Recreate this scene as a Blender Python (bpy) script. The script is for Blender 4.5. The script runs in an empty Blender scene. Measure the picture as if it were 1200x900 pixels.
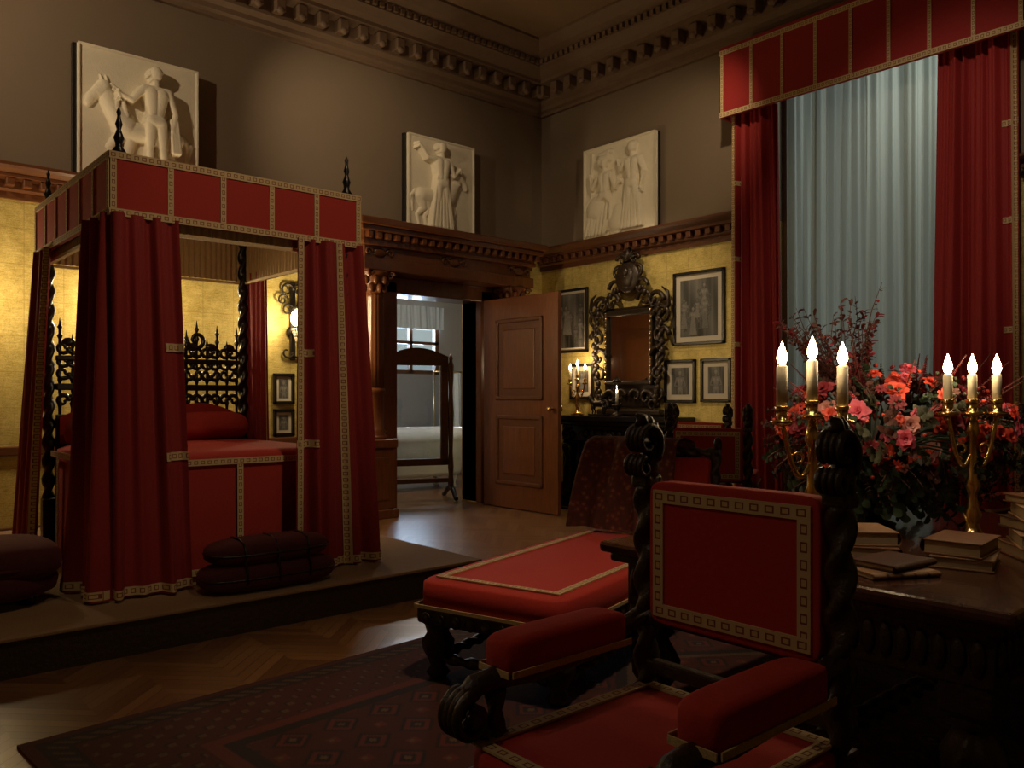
import bpy, bmesh, math, random
import numpy as np
from mathutils import Vector, Matrix
random.seed(7); np.random.seed(7)
R=random.random
def rr(a,b): return a+(b-a)*R()
pi=math.pi
XR,YB=7.71,8.19

# ------------------------------------------------------------ materials
def newmat(name):
    m=bpy.data.materials.new(name); m.use_nodes=True
    nt=m.node_tree; b=nt.nodes['Principled BSDF']
    return m,nt,nt.nodes,nt.links,b
def mnode(N,L,op,a,b=None,c=None):
    n=N.new('ShaderNodeMath'); n.operation=op
    for i,x in enumerate((a,b,c)):
        if x is None: continue
        if isinstance(x,(int,float)): n.inputs[i].default_value=x
        else: L.new(x,n.inputs[i])
    return n.outputs[0]
def mixc(N,L,f,a,b,bt='MIX'):
    n=N.new('ShaderNodeMix'); n.data_type='RGBA'; n.blend_type=bt
    if isinstance(f,(int,float)): n.inputs[0].default_value=f
    else: L.new(f,n.inputs[0])
    for i,x in ((6,a),(7,b)):
        if isinstance(x,tuple): n.inputs[i].default_value=(*x,1) if len(x)==3 else x
        else: L.new(x,n.inputs[i])
    return n.outputs[2]
def noise(N,L,vec,scale,detail=4,rough=.6):
    n=N.new('ShaderNodeTexNoise'); n.inputs['Scale'].default_value=scale
    n.inputs['Detail'].default_value=detail; n.inputs['Roughness'].default_value=rough
    if vec is not None: L.new(vec,n.inputs['Vector'])
    return n.outputs[0]
def bump(N,L,b,h,s=.2,d=.01):
    n=N.new('ShaderNodeBump'); n.inputs['Strength'].default_value=s; n.inputs['Distance'].default_value=d
    L.new(h,n.inputs['Height']); L.new(n.outputs[0],b.inputs['Normal'])
def simple(name,col,rough=.6,metal=0,ns=20,var=.25,bs=.15,sheen=0,emit=None,es=0,stretch=None,sheencol=None,coat=0):
    m,nt,N,L,b=newmat(name)
    tc=N.new('ShaderNodeTexCoord'); vec=tc.outputs['Object']
    if stretch:
        mp=N.new('ShaderNodeMapping'); mp.inputs['Scale'].default_value=stretch; L.new(vec,mp.inputs[0]); vec=mp.outputs[0]
    n=noise(N,L,vec,ns)
    c1=tuple(x*(1-var) for x in col); c2=tuple(min(1,x*(1+var)) for x in col)
    L.new(mixc(N,L,n,c1,c2),b.inputs['Base Color'])
    b.inputs['Roughness'].default_value=rough; b.inputs['Metallic'].default_value=metal
    if bs: bump(N,L,b,n,bs)
    if sheen:
        b.inputs['Sheen Weight'].default_value=sheen
        if sheencol: b.inputs['Sheen Tint'].default_value=(*sheencol,1)
    if coat: b.inputs['Coat Weight'].default_value=coat
    if emit:
        b.inputs['Emission Color'].default_value=(*emit,1); b.inputs['Emission Strength'].default_value=es
    return m
M={}
M['red']=simple('red_velvet',(.42,.024,.014),.85,ns=60,var=.15,bs=.1,sheen=.25,sheencol=(1,.2,.15))
M['redcur']=simple('red_curtain_cloth',(.30,.012,.010),.75,ns=80,var=.2,bs=.1,sheen=.15,sheencol=(1,.2,.15))
M['bedcur']=simple('bed_curtain_cloth',(.24,.012,.010),.8,ns=80,var=.2,bs=.1,sheen=.1,sheencol=(1,.2,.15))
M['bedred']=simple('bed_red_cloth',(.36,.024,.014),.85,ns=80,var=.15,bs=.1,sheen=.15,sheencol=(1,.2,.15))
M['darkred']=simple('dark_red_velvet',(.055,.005,.006),.9,ns=30,var=.3,sheen=.15,sheencol=(.8,.1,.1))
M['dark']=simple('dark_carved_wood',(.034,.019,.011),.40,ns=40,var=.5,bs=.6)
M['brownwood']=simple('table_wood',(.075,.028,.014),.22,ns=6,var=.5,bs=.1,stretch=(1,8,1),coat=.4)
M['wood']=simple('mahogany',(.150,.048,.015),.33,ns=7,var=.55,bs=.1,stretch=(6,6,.7),coat=.25)
M['woodh']=simple('mahogany_trim',(.115,.040,.014),.38,ns=7,var=.4,bs=.1,stretch=(1,1,6))
M['black']=simple('black_marble',(.008,.008,.009),.18,ns=8,var=.6,bs=.02)
M['ebony']=simple('black_ebony',(.010,.008,.008),.3,ns=30,var=.4,bs=.2)
M['plaster']=simple('plaster',(.76,.69,.52),.7,ns=14,var=.08,bs=.12)
M['upper']=simple('upper_wall_paint',(.205,.150,.096),.75,ns=3,var=.06,bs=.03)
M['cornice']=simple('cornice_paint',(.200,.130,.080),.6,ns=10,var=.15,bs=.08)
M['ceil']=simple('ceiling_paint',(.26,.170,.092),.8,ns=3,var=.1,bs=.03)
M['tan']=simple('tan_carpet',(.27,.165,.088),.95,ns=120,var=.25,bs=.4)
M['cream']=simple('cream_pleated_silk',(.62,.48,.24),.6,ns=30,var=.15,bs=.1)
M['olive']=simple('olive_silk',(.42,.28,.12),.65,ns=30,var=.2,bs=.1)
M['brass']=simple('brass',(.75,.50,.19),.25,1,ns=30,var=.2,bs=.05)
M['iron']=simple('dark_iron',(.05,.04,.03),.4,.8,ns=30,var=.4)
M['candle']=simple('wax',(.85,.76,.55),.5,ns=10,var=.05,bs=.02)
M['bulb']=simple('lit_bulb',(1,.8,.5),.5,bs=0,emit=(1,.74,.40),es=26)
M['globe']=simple('lit_globe',(1,.85,.6),.5,bs=0,emit=(1,.76,.42),es=10)
M['mat']=simple('paper_mat',(.56,.50,.38),.8,ns=30,var=.05,bs=.02)
M['porc']=simple('white_porcelain',(.84,.86,.88),.15,ns=5,var=.03,bs=0)
M['bathwall']=simple('bathroom_wall',(.36,.33,.29),.7,ns=4,var=.08,bs=.02)
M['whitecloth']=simple('white_cloth',(.6,.66,.7),.8,ns=20,var=.1)
M['greenleaf']=simple('dark_green_leaf',(.024,.046,.020),.6,ns=20,var=.5)
M['palegreen']=simple('grey_green_leaf',(.075,.080,.045),.7,ns=20,var=.4)
M['pink']=simple('pink_petal',(.70,.11,.17),.6,ns=15,var=.3,bs=.1)
M['coral']=simple('coral_petal',(.68,.075,.04),.6,ns=15,var=.3,bs=.1)
M['maroon']=simple('maroon_petal',(.24,.018,.028),.6,ns=15,var=.4,bs=.1)
M['blush']=simple('blush_petal',(.66,.28,.24),.6,ns=15,var=.3,bs=.1)
M['twig']=simple('brown_twig',(.09,.028,.018),.7,ns=30,var=.3)
M['leather']=simple('book_leather',(.17,.07,.03),.5,ns=25,var=.4,bs=.15)
M['leather2']=simple('book_leather_light',(.30,.17,.085),.6,ns=25,var=.3,bs=.15)
M['leather3']=simple('book_leather_dark',(.07,.028,.016),.5,ns=25,var=.3,bs=.15)
M['pages']=simple('book_pages',(.46,.34,.19),.8,ns=60,var=.2,bs=.2,stretch=(1,1,30))
M['cord']=simple('gold_cord',(.60,.44,.21),.7,ns=150,var=.4,bs=.4)

def trimmat():
    m,nt,N,L,b=newmat('woven_trim')
    uv=N.new('ShaderNodeUVMap'); s=N.new('ShaderNodeSeparateXYZ'); L.new(uv.outputs[0],s.inputs[0])
    fu=mnode(N,L,'FRACT',mnode(N,L,'MULTIPLY',s.outputs[0],1/.042))
    a=mnode(N,L,'COMPARE',fu,.5,.30); c=mnode(N,L,'COMPARE',s.outputs[1],.5,.27)
    a2=mnode(N,L,'COMPARE',fu,.5,.19); c2=mnode(N,L,'COMPARE',s.outputs[1],.5,.17)
    sq=mnode(N,L,'MULTIPLY',a,c); sq2=mnode(N,L,'MULTIPLY',a2,c2)
    col=mixc(N,L,sq,(.56,.42,.22),(.20,.045,.022)); col=mixc(N,L,sq2,col,(.56,.40,.18))
    L.new(col,b.inputs['Base Color']); b.inputs['Roughness'].default_value=.8
    return m
M['trim']=trimmat()

def goldwall():
    m,nt,N,L,b=newmat('gold_leaf_damask')
    tc=N.new('ShaderNodeTexCoord'); v=tc.outputs['Object']
    s=N.new('ShaderNodeSeparateXYZ'); L.new(v,s.inputs[0])
    h=mnode(N,L,'ADD',s.outputs[0],s.outputs[1])
    fx=mnode(N,L,'FRACT',mnode(N,L,'MULTIPLY',h,3.2)); fz=mnode(N,L,'FRACT',mnode(N,L,'MULTIPLY',s.outputs[2],3.2))
    e=mnode(N,L,'MAXIMUM',mnode(N,L,'COMPARE',fx,.0,.03),mnode(N,L,'COMPARE',fz,.0,.03))
    mp=N.new('ShaderNodeMapping'); mp.inputs['Scale'].default_value=(1,1,12); L.new(v,mp.inputs[0])
    n1=noise(N,L,v,9,8,.75); n2=noise(N,L,v,90,3,.7); n3=noise(N,L,mp.outputs[0],14,3,.7)
    r=N.new('ShaderNodeValToRGB'); r.color_ramp.elements[0].position=.38; r.color_ramp.elements[1].position=.62
    r.color_ramp.elements[0].color=(.36,.265,.055,1); r.color_ramp.elements[1].color=(.78,.63,.22,1)
    L.new(mnode(N,L,'ADD',mnode(N,L,'MULTIPLY',n1,.4),mnode(N,L,'ADD',mnode(N,L,'MULTIPLY',n2,.3),mnode(N,L,'MULTIPLY',n3,.3))),r.inputs[0])
    c=mixc(N,L,mnode(N,L,'MULTIPLY',e,.3),r.outputs[0],(.25,.16,.04))
    L.new(c,b.inputs['Base Color']); b.inputs['Metallic'].default_value=.3; b.inputs['Roughness'].default_value=.48
    bump(N,L,b,n2,.4,.004); return m
M['gold']=goldwall()

def parquet():
    m,nt,N,L,b=newmat('chevron_parquet')
    tc=N.new('ShaderNodeTexCoord'); s=N.new('ShaderNodeSeparateXYZ'); L.new(tc.outputs['Object'],s.inputs[0])
    x,y=s.outputs[0],s.outputs[1]
    pp=mnode(N,L,'PINGPONG',x,.32)
    yy=mnode(N,L,'MULTIPLY',mnode(N,L,'ADD',y,pp),1/.085)
    row=mnode(N,L,'FLOOR',yy); col=mnode(N,L,'FLOOR',mnode(N,L,'MULTIPLY',x,1/.32))
    cb=N.new('ShaderNodeCombineXYZ'); L.new(row,cb.inputs[0]); L.new(col,cb.inputs[1])
    wn=N.new('ShaderNodeTexWhiteNoise'); wn.noise_dimensions='2D'; L.new(cb.outputs[0],wn.inputs['Vector'])
    g=noise(N,L,tc.outputs['Object'],25,5,.7)
    c=mixc(N,L,wn.outputs[0],(.14,.062,.022),(.25,.125,.048))
    c=mixc(N,L,mnode(N,L,'MULTIPLY',g,.5),c,(.08,.034,.012))
    gap=mnode(N,L,'COMPARE',mnode(N,L,'FRACT',yy),0,.05)
    c=mixc(N,L,gap,c,(.03,.015,.007))
    L.new(c,b.inputs['Base Color']); b.inputs['Roughness'].default_value=.28; bump(N,L,b,g,.05); return m
M['parquet']=parquet()
def vcolmat(name,rough=.8,nz=0):
    m,nt,N,L,b=newmat(name)
    a=N.new('ShaderNodeVertexColor'); a.layer_name='Col'
    c=a.outputs[0]
    if nz:
        tc=N.new('ShaderNodeTexCoord'); n=noise(N,L,tc.outputs['Object'],nz,4,.8)
        c=mixc(N,L,.55,c,mixc(N,L,n,(.15,.15,.15),(1,1,1)),'MULTIPLY')
    L.new(c,b.inputs['Base Color']); b.inputs['Roughness'].default_value=rough; return m
M['engr']=vcolmat('engraving_print',.5,60)
M['rug']=vcolmat('rug_pile',.95,120)
def paisley():
    m,nt,N,L,b=newmat('paisley_shawl')
    tc=N.new('ShaderNodeTexCoord'); v=N.new('ShaderNodeTexVoronoi'); v.inputs['Scale'].default_value=26; L.new(tc.outputs['Object'],v.inputs['Vector'])
    r=N.new('ShaderNodeValToRGB'); L.new(v.outputs['Distance'],r.inputs[0]); e=r.color_ramp.elements
    e[0].color=(.20,.095,.040,1); e[1].color=(.080,.018,.009,1); e[0].position=.1; e[1].position=.6
    x=r.color_ramp.elements.new(.35); x.color=(.13,.024,.012,1)
    L.new(r.outputs[0],b.inputs['Base Color']); b.inputs['Roughness'].default_value=.9; return m
M['paisley']=paisley()
def mirror():
    m,nt,N,L,b=newmat('mirror_glass'); b.inputs['Metallic'].default_value=1; b.inputs['Roughness'].default_value=.08
    b.inputs['Base Color'].default_value=(.75,.75,.72,1); return m
M['mirror']=mirror()
def glass(name,tr,col=(1,1,1)):
    m,nt,N,L,b=newmat(name)
    t=N.new('ShaderNodeBsdfTransparent'); t.inputs[0].default_value=(*col,1); g=N.new('ShaderNodeBsdfGlossy'); g.inputs['Roughness'].default_value=.03
    mx=N.new('ShaderNodeMixShader'); mx.inputs[0].default_value=1-tr; L.new(t.outputs[0],mx.inputs[1]); L.new(g.outputs[0],mx.inputs[2])
    L.new(mx.outputs[0],N['Material Output'].inputs[0]); return m
M['glass']=glass('window_glass',.94)
M['cheval']=glass('cheval_glass',.9,(.92,.96,1))
def sheer():
    m,nt,N,L,b=newmat('sheer_voile')
    t=N.new('ShaderNodeBsdfTranslucent'); t.inputs[0].default_value=(.46,.48,.42,1)
    d=N.new('ShaderNodeBsdfDiffuse'); d.inputs[0].default_value=(.40,.41,.36,1)
    tr=N.new('ShaderNodeBsdfTransparent'); tr.inputs[0].default_value=(.88,.90,.85,1)
    a=N.new('ShaderNodeMixShader'); a.inputs[0].default_value=.5; L.new(t.outputs[0],a.inputs[1]); L.new(d.outputs[0],a.inputs[2])
    c=N.new('ShaderNodeMixShader'); c.inputs[0].default_value=.04; L.new(a.outputs[0],c.inputs[1]); L.new(tr.outputs[0],c.inputs[2])
    L.new(c.outputs[0],N['Material Output'].inputs[0]); return m
M['sheer']=sheer()

# ------------------------------------------------------------ mesh builder
class MB:
    def __init__(s,name,T=None):
        s.name=name; s.v=[]; s.f=[]; s.mi=[]; s.sm=[]; s.uv=[]; s.col=[]; s.mats=[]; s.T=T or Matrix.Identity(4)
    def add(s,verts,faces,mat,smooth=True,uv=None,col=None):
        if mat not in s.mats: s.mats.append(mat)
        k=s.mats.index(mat); o=len(s.v)
        T=s.T
        s.v.extend([T@Vector(p) for p in verts])
        s.uv.extend(uv if uv is not None else [(0,0)]*len(verts))
        s.col.extend(col if col is not None else [(1,1,1,1)]*len(verts))
        for f in faces:
            s.f.append(tuple(i+o for i in f)); s.mi.append(k); s.sm.append(smooth)
    def box(s,c,d,mat,bev=0,rz=0,ry=0,rx=0,seg=2):
        bm=bmesh.new(); bmesh.ops.create_cube(bm,size=1)
        for v in bm.verts: v.co=Vector((v.co.x*d[0],v.co.y*d[1],v.co.z*d[2]))
        if bev: bmesh.ops.bevel(bm,geom=bm.edges[:],offset=min(bev,min(d)*.45),segments=seg,affect='EDGES',profile=.5)
        X=Matrix.Translation(c)@Matrix.Rotation(rz,4,'Z')@Matrix.Rotation(ry,4,'Y')@Matrix.Rotation(rx,4,'X')
        bm.verts.index_update()
        s.add([X@v.co for v in bm.verts],[[v.index for v in f.verts] for f in bm.faces],mat,False); bm.free()
    def bx(s,x0,x1,y0,y1,z0,z1,mat,bev=0):
        s.box(((x0+x1)/2,(y0+y1)/2,(z0+z1)/2),(abs(x1-x0),abs(y1-y0),abs(z1-z0)),mat,bev)
    def lathe(s,prof,c,mat,n=16,X=None,twist=0,lobes=0,amp=0):
        vs=[];fs=[]
        X=X or Matrix.Identity(4); C=Matrix.Translation(c)@X
        for (r,z) in prof:
            for i in range(n):
                a=2*pi*i/n; q=r*(1+amp*math.cos(lobes*a-twist*z)) if lobes else r
                vs.append(C@Vector((q*math.cos(a),q*math.sin(a),z)))
        m=len(prof)
        for j in range(m-1):
            for i in range(n):
                fs.append((j*n+i,j*n+(i+1)%n,(j+1)*n+(i+1)%n,(j+1)*n+i))
        fs.append(tuple(range(n))[::-1]); fs.append(tuple((m-1)*n+i for i in range(n)))
        s.add(vs,fs,mat)
    def twist(s,p0,p1,rad,pitch,mat,n=16,amp=.28,lobes=2):
        p0=Vector(p0);p1=Vector(p1);L=(p1-p0).length; X=(p1-p0).to_track_quat('Z','Y').to_matrix().to_4x4()
        k=max(8,int(L/pitch*10)); prof=[(rad,L*j/k) for j in range(k+1)]
        s.lathe(prof,p0,mat,n,X,2*pi/pitch,lobes,amp)
    def tube(s,pts,rad,mat,n=7,closed=False):
        pts=[Vector(p) for p in pts]; m=len(pts)
        if not hasattr(rad,'__len__'): rad=[rad]*m
        vs=[];fs=[];up=None
        for j in range(m):
            a=pts[max(0,j-1)];b=pts[min(m-1,j+1)]
            if closed: a=pts[j-1]; b=pts[(j+1)%m]
            t=(b-a); t=t.normalized() if t.length>1e-9 else Vector((0,0,1))
            if up is None: up=t.orthogonal().normalized()
            else:
                up=up-t*up.dot(t); up=up.normalized() if up.length>1e-6 else t.orthogonal().normalized()
            w=t.cross(up)
            for i in range(n):
                an=2*pi*i/n; vs.append(pts[j]+(up*math.cos(an)+w*math.sin(an))*rad[j])
        for j in range(m if closed else m-1):
            k=(j+1)%m
            for i in range(n): fs.append((j*n+i,j*n+(i+1)%n,k*n+(i+1)%n,k*n+i))
        if not closed: fs.append(tuple(range(n))[::-1]); fs.append(tuple((m-1)*n+i for i in range(n)))
        s.add(vs,fs,mat)
    def scroll(s,c,ax,ay,r0,r1,a0,a1,w0,w1,mat,n=7,k=26):
        c=Vector(c);ax=Vector(ax);ay=Vector(ay);P=[];W=[]
        for i in range(k+1):
            t=i/k; r=r0+(r1-r0)*t; a=a0+(a1-a0)*t
            P.append(c+ax*(r*math.cos(a))+ay*(r*math.sin(a))); W.append(w0+(w1-w0)*t)
        s.tube(P,W,mat,n)
    def blob(s,c,d,mat,e=1.0,nu=16,nv=10,X=None,jit=0):
        vs=[];fs=[];c=Vector(c)
        def sp(x,p): return math.copysign(abs(x)**p,x)
        for j in range(nv+1):
            b=-pi/2+pi*j/nv
            for i in range(nu):
                a=2*pi*i/nu
                q=Vector((d[0]*sp(math.cos(b),e)*sp(math.cos(a),e),d[1]*sp(math.cos(b),e)*sp(math.sin(a),e),d[2]*sp(math.sin(b),e)))
                if jit: q*=1+rr(-jit,jit)
                if X: q=X@q
                vs.append(c+q)
        for j in range(nv):
            for i in range(nu): fs.append((j*nu+i,j*nu+(i+1)%nu,(j+1)*nu+(i+1)%nu,(j+1)*nu+i))
        s.add(vs,fs,mat)
    def surf(s,fn,u0,u1,v0,v1,nu,nv,mat,uvf=None,colf=None):
        vs=[];uv=[];cl=[];fs=[]
        for j in range(nv+1):
            for i in range(nu+1):
                u=u0+(u1-u0)*i/nu; v=v0+(v1-v0)*j/nv
                vs.append(fn(u,v)); uv.append(uvf(u,v) if uvf else (u,v))
                if colf: cl.append(colf(u,v))
        for j in range(nv):
            for i in range(nu):
                a=j*(nu+1)+i; fs.append((a,a+1,a+nu+2,a+nu+1))
        s.add(vs,fs,mat,True,uv,cl if colf else None)
    def ribbon(s,p0,p1,nrm,w,mat=None,t=.006):
        mat=mat or M['trim']
        p0=Vector(p0);p1=Vector(p1);nrm=Vector(nrm).normalized(); d=p1-p0; L=d.length; side=nrm.cross(d.normalized())*(w/2)
        a=[p0-side,p1-side,p1+side,p0+side]; b=[q+nrm*t for q in a]
        s.add(b+a,[(0,1,2,3),(4,5,1,0),(5,6,2,1),(6,7,3,2),(7,4,0,3),(7,6,5,4)],mat,False,[(0,0),(L,0),(L,1),(0,1)]*2)
    def rect_ribbon(s,cs,nrm,w,mat=None):
        for i in range(4):
            p,q=Vector(cs[i]),Vector(cs[(i+1)%4]); d=(q-p).normalized()*(w/2)
            if i%2==0: s.ribbon(p-d,q+d,nrm,w,mat)
            else: s.ribbon(p+d*1.01,q-d*1.01,nrm,w,mat)
    def done(s,parent=None,origin=True):
        me=bpy.data.meshes.new(s.name)
        o=Vector((0,0,0))
        if origin and s.v:
            xs=[v.x for v in s.v]; ys=[v.y for v in s.v]; zs=[v.z for v in s.v]
            o=Vector(((min(xs)+max(xs))/2,(min(ys)+max(ys))/2,min(zs)))
        me.from_pydata([v-o for v in s.v],[],s.f)
        for m in s.mats: me.materials.append(m)
        me.polygons.foreach_set('material_index',s.mi); me.polygons.foreach_set('use_smooth',s.sm)
        ul=me.uv_layers.new(name='UVMap'); li=np.zeros(len(me.loops),dtype=np.int32); me.loops.foreach_get('vertex_index',li)
        ul.data.foreach_set('uv',np.array(s.uv,dtype=np.float32)[li].ravel())
        ca=me.color_attributes.new('Col','FLOAT_COLOR','POINT'); ca.data.foreach_set('color',np.array(s.col,dtype=np.float32).ravel())
        me.update()
        ob=bpy.data.objects.new(s.name,me); bpy.context.collection.objects.link(ob); ob.location=o
        if parent: ob.parent=parent; ob.matrix_parent_inverse=Matrix.Translation(parent.location).inverted()
        return ob
def empty(name,loc):
    e=bpy.data.objects.new(name,None); bpy.context.collection.objects.link(e); e.location=loc; e.empty_display_size=.1; return e
def TB(x,y=YB,z=0): return Matrix.Translation((x,y,z))              # local faces -Y (back wall)
def TR(y,x=XR,z=0): return Matrix.Translation((x,y,z))@Matrix.Rotation(-pi/2,4,'Z')  # faces -X (right wall)

def polyline(P):
    P=[Vector(p) for p in P]; L=[0]
    for a,b in zip(P,P[1:]): L.append(L[-1]+(b-a).length)
    def f(u):
        d=u*L[-1]
        for i in range(len(P)-1):
            if d<=L[i+1]+1e-9: return P[i].lerp(P[i+1],(d-L[i])/max(1e-9,L[i+1]-L[i]))
        return P[-1]
    return f,L[-1]
def drape(mb,top,bot,z0,z1,folds,amp,mat,bands=(),bottomband=True,side=1,ph=0,bw=.05,vis=1,hb=(),irr=1.0):
    ft,Lt=polyline(top); fb,Lb=polyline(bot); H=z1-z0
    rnd=[rr(0,6) for _ in range(6)]
    def S(u,v,off=0):
        p=ft(u).lerp(fb(u),v)
        e=.01; t=(ft(min(1,u+e*3))-ft(max(0,u-e*3))); t=t.normalized() if t.length>0 else Vector((1,0)); n=Vector((t.y,-t.x))*side
        w=math.sin(2*pi*folds*u+ph+irr*(1.1*math.sin(2*pi*u*1.7+rnd[0]+v*.7)+.6*math.sin(2*pi*u*3.9+rnd[4]-v*.9)))
        w=math.copysign(abs(w)**.75,w)
        am=(1-.35*irr)+.35*irr*math.sin(2*pi*u*2.6+rnd[2]+v*.6)
        a=amp*(.7+.4*v)*w*am+amp*.35*irr*math.sin(2*pi*folds*.37*u+rnd[1]+v*1.5)+amp*.18*irr*math.sin(2*pi*folds*2.1*u+rnd[3]-v*2)
        p=p+n*(a+off)
        return (p.x,p.y,z1-H*v)
    mb.surf(S,0,1,0,1,int(folds*14),26,mat)
    for (b) in bands:
        u0=b-bw/Lb/2; u1=b+bw/Lb/2
        mb.surf(lambda u,v:S(u,v,.008*vis),u0,u1,0,1,4,40,M['trim'],lambda u,v:(v*H,(u-u0)/(u1-u0)))
    if bottomband:
        mb.surf(lambda u,v:S(u,v,.008*vis),0,1,1-bw/H-.005,1-.005,int(folds*14),1,M['trim'],lambda u,v:(u*Lb,(v-1+bw/H+.005)*H/bw))
    for (a,b,zz) in hb:
        vv=(z1-zz)/H; dv=bw/H/2
        mb.surf(lambda u,v:S(u,v,.008*vis),a,b,vv-dv,vv+dv,14,2,M['trim'],lambda u,v:(u*Lb,(v-vv+dv)/(2*dv)))
    return S

# ------------------------------------------------------------ ROOM
X0,Y0=-2.2,-3.2; CH=5.85
f=MB('floor'); f.bx(X0-.3,XR+.3,Y0-.3,YB+.3,-.1,0,M['parquet']); f.bx(4.6,10.3,YB+.3,12.3,-.1,0,M['parquet']); f.done(origin=False)
c=MB('ceiling'); c.bx(X0-.3,XR+.3,Y0-.3,YB+.3,CH,CH+.1,M['ceil']); c.done(origin=False)
DX0,DX1,DH=5.30,6.56,2.56
w=MB('wall_back')
def wallseg(w,x0,x1,y0,y1,z0,z1):
    if z0<3.2: w.bx(x0,x1,y0,y1,z0,min(z1,3.2),M['gold'])
    if z1>3.2: w.bx(x0,x1,y0,y1,max(z0,3.2),z1,M['upper'])
wallseg(w,X0-.3,DX0,YB,YB+.3,0,CH); wallseg(w,DX1,XR+.3,YB,YB+.3,0,CH); wallseg(w,DX0,DX1,YB,YB+.3,DH,CH); w.done(origin=False)
WY0,WY1,WZ0,WZ1=2.72,4.62,1.2,4.75
w=MB('wall_right')
wallseg(w,XR,XR+.3,Y0-.3,WY0,0,CH); wallseg(w,XR,XR+.3,WY1,YB,0,CH); wallseg(w,XR,XR+.3,WY0,WY1,0,WZ0); wallseg(w,XR,XR+.3,WY0,WY1,WZ1,CH); w.done(origin=False)
w=MB('wall_left'); wallseg(w,X0-.3,X0,Y0,YB,0,CH); w.done(origin=False)
w=MB('wall_front'); wallseg(w,X0-.3,XR+.3,Y0-.3,Y0,0,CH); w.done(origin=False)

prof=[(0,5.16),(.05,5.16),(.05,5.20),(.09,5.22),(.09,5.27),(.14,5.31),(.14,5.47),(.30,5.49),(.30,5.53),(.36,5.56),(.42,5.60),(.46,5.62),(.46,5.70),(.58,5.74),(.66,5.79),(.70,5.82),(.70,5.86),(0,5.86)]
def cornice(name,axis):
    t=MB(name); vs=[];fs=[]
    for (p,z) in prof:
        if axis=='back': vs+= [(X0,YB-p,z),(XR-p,YB-p,z)]
        elif axis=='right': vs+= [(XR-p,YB-p,z),(XR-p,Y0,z)]
    for j in range(len(prof)-1): fs.append((2*j,2*j+1,2*j+3,2*j+2))
    t.add(vs,fs,M['cornice'],False)
    L=(XR-X0-.2) if axis=='back' else (YB-Y0-.2)
    k=int(L/.245)
    for i in range(k):
        d=.26+i*.245
        if axis=='back':
            t.bx(XR-d-.055,XR-d+.055,YB-.27,YB-.13,5.34,5.475,M['cornice'],.012)
            t.blob((XR-d,YB-.25,5.35),(.05,.035,.04),M['cornice'],nu=8,nv=5)
        else:
            t.bx(XR-.27,XR-.13,YB-d-.055,YB-d+.055,5.34,5.475,M['cornice'],.012)
            t.blob((XR-.25,YB-d,5.35),(.035,.05,.04),M['cornice'],nu=8,nv=5)
    k=int(L/.09)
    for i in range(k):
        d=.52+i*.09
        if axis=='back': t.bx(XR-d-.025,XR-d+.025,YB-.50,YB-.45,5.635,5.69,M['cornice'])
        else: t.bx(XR-.50,XR-.45,YB-d-.025,YB-d+.025,5.635,5.69,M['cornice'])
    t.done(origin=False)
cornice('trim_1','back'); cornice('trim_2','right')
def ledge(name,T,a0,a1):
    t=MB(name,T)
    P=[(0,3.06),(.03,3.06),(.03,3.12),(.06,3.14),(.06,3.21),(.14,3.23),(.14,3.26),(.19,3.29),(.21,3.31),(.21,3.335),(0,3.335)]
    vs=[];fs=[]
    for p,z in P: vs+=[(a0,-p,z),(a1,-p,z)]
    for j in range(len(P)-1): fs.append((2*j,2*j+1,2*j+3,2*j+2))
    n=len(P); fs.append(tuple(2*j for j in range(n))); fs.append(tuple(2*j+1 for j in range(n))[::-1])
    t.add(vs,fs,M['woodh'],False)
    k=int((a1-a0)/.13)
    for i in range(k):
        a=a0+.07+i*.13
        t.bx(a-.035,a+.035,-.125,-.05,3.155,3.225,M['woodh'],.01)
    t.done(origin=False)
ledge('trim_3',TB(0),X0,XR-.2); ledge('trim_4',TR(0),-YB,-5.02); ledge('trim_5',TR(0),-2.3,-Y0)
t=MB('trim_6',TB(0)); t.bx(X0,4.7,-.04,0,.84,.92,M['woodh'],.01); t.done(origin=False)
t=MB('baseboard_back',TB(0)); t.bx(X0,4.7,-.035,0,0,.22,M['woodh'],.01); t.bx(7.1,XR,-.035,0,0,.22,M['woodh'],.01); t.done(origin=False)
t=MB('baseboard_right',TR(0)); t.bx(-8.15,-7.52,-.035,0,0,.22,M['woodh'],.01); t.bx(-5.62,3,-.035,0,0,.22,M['woodh'],.01); t.done(origin=False)

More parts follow.
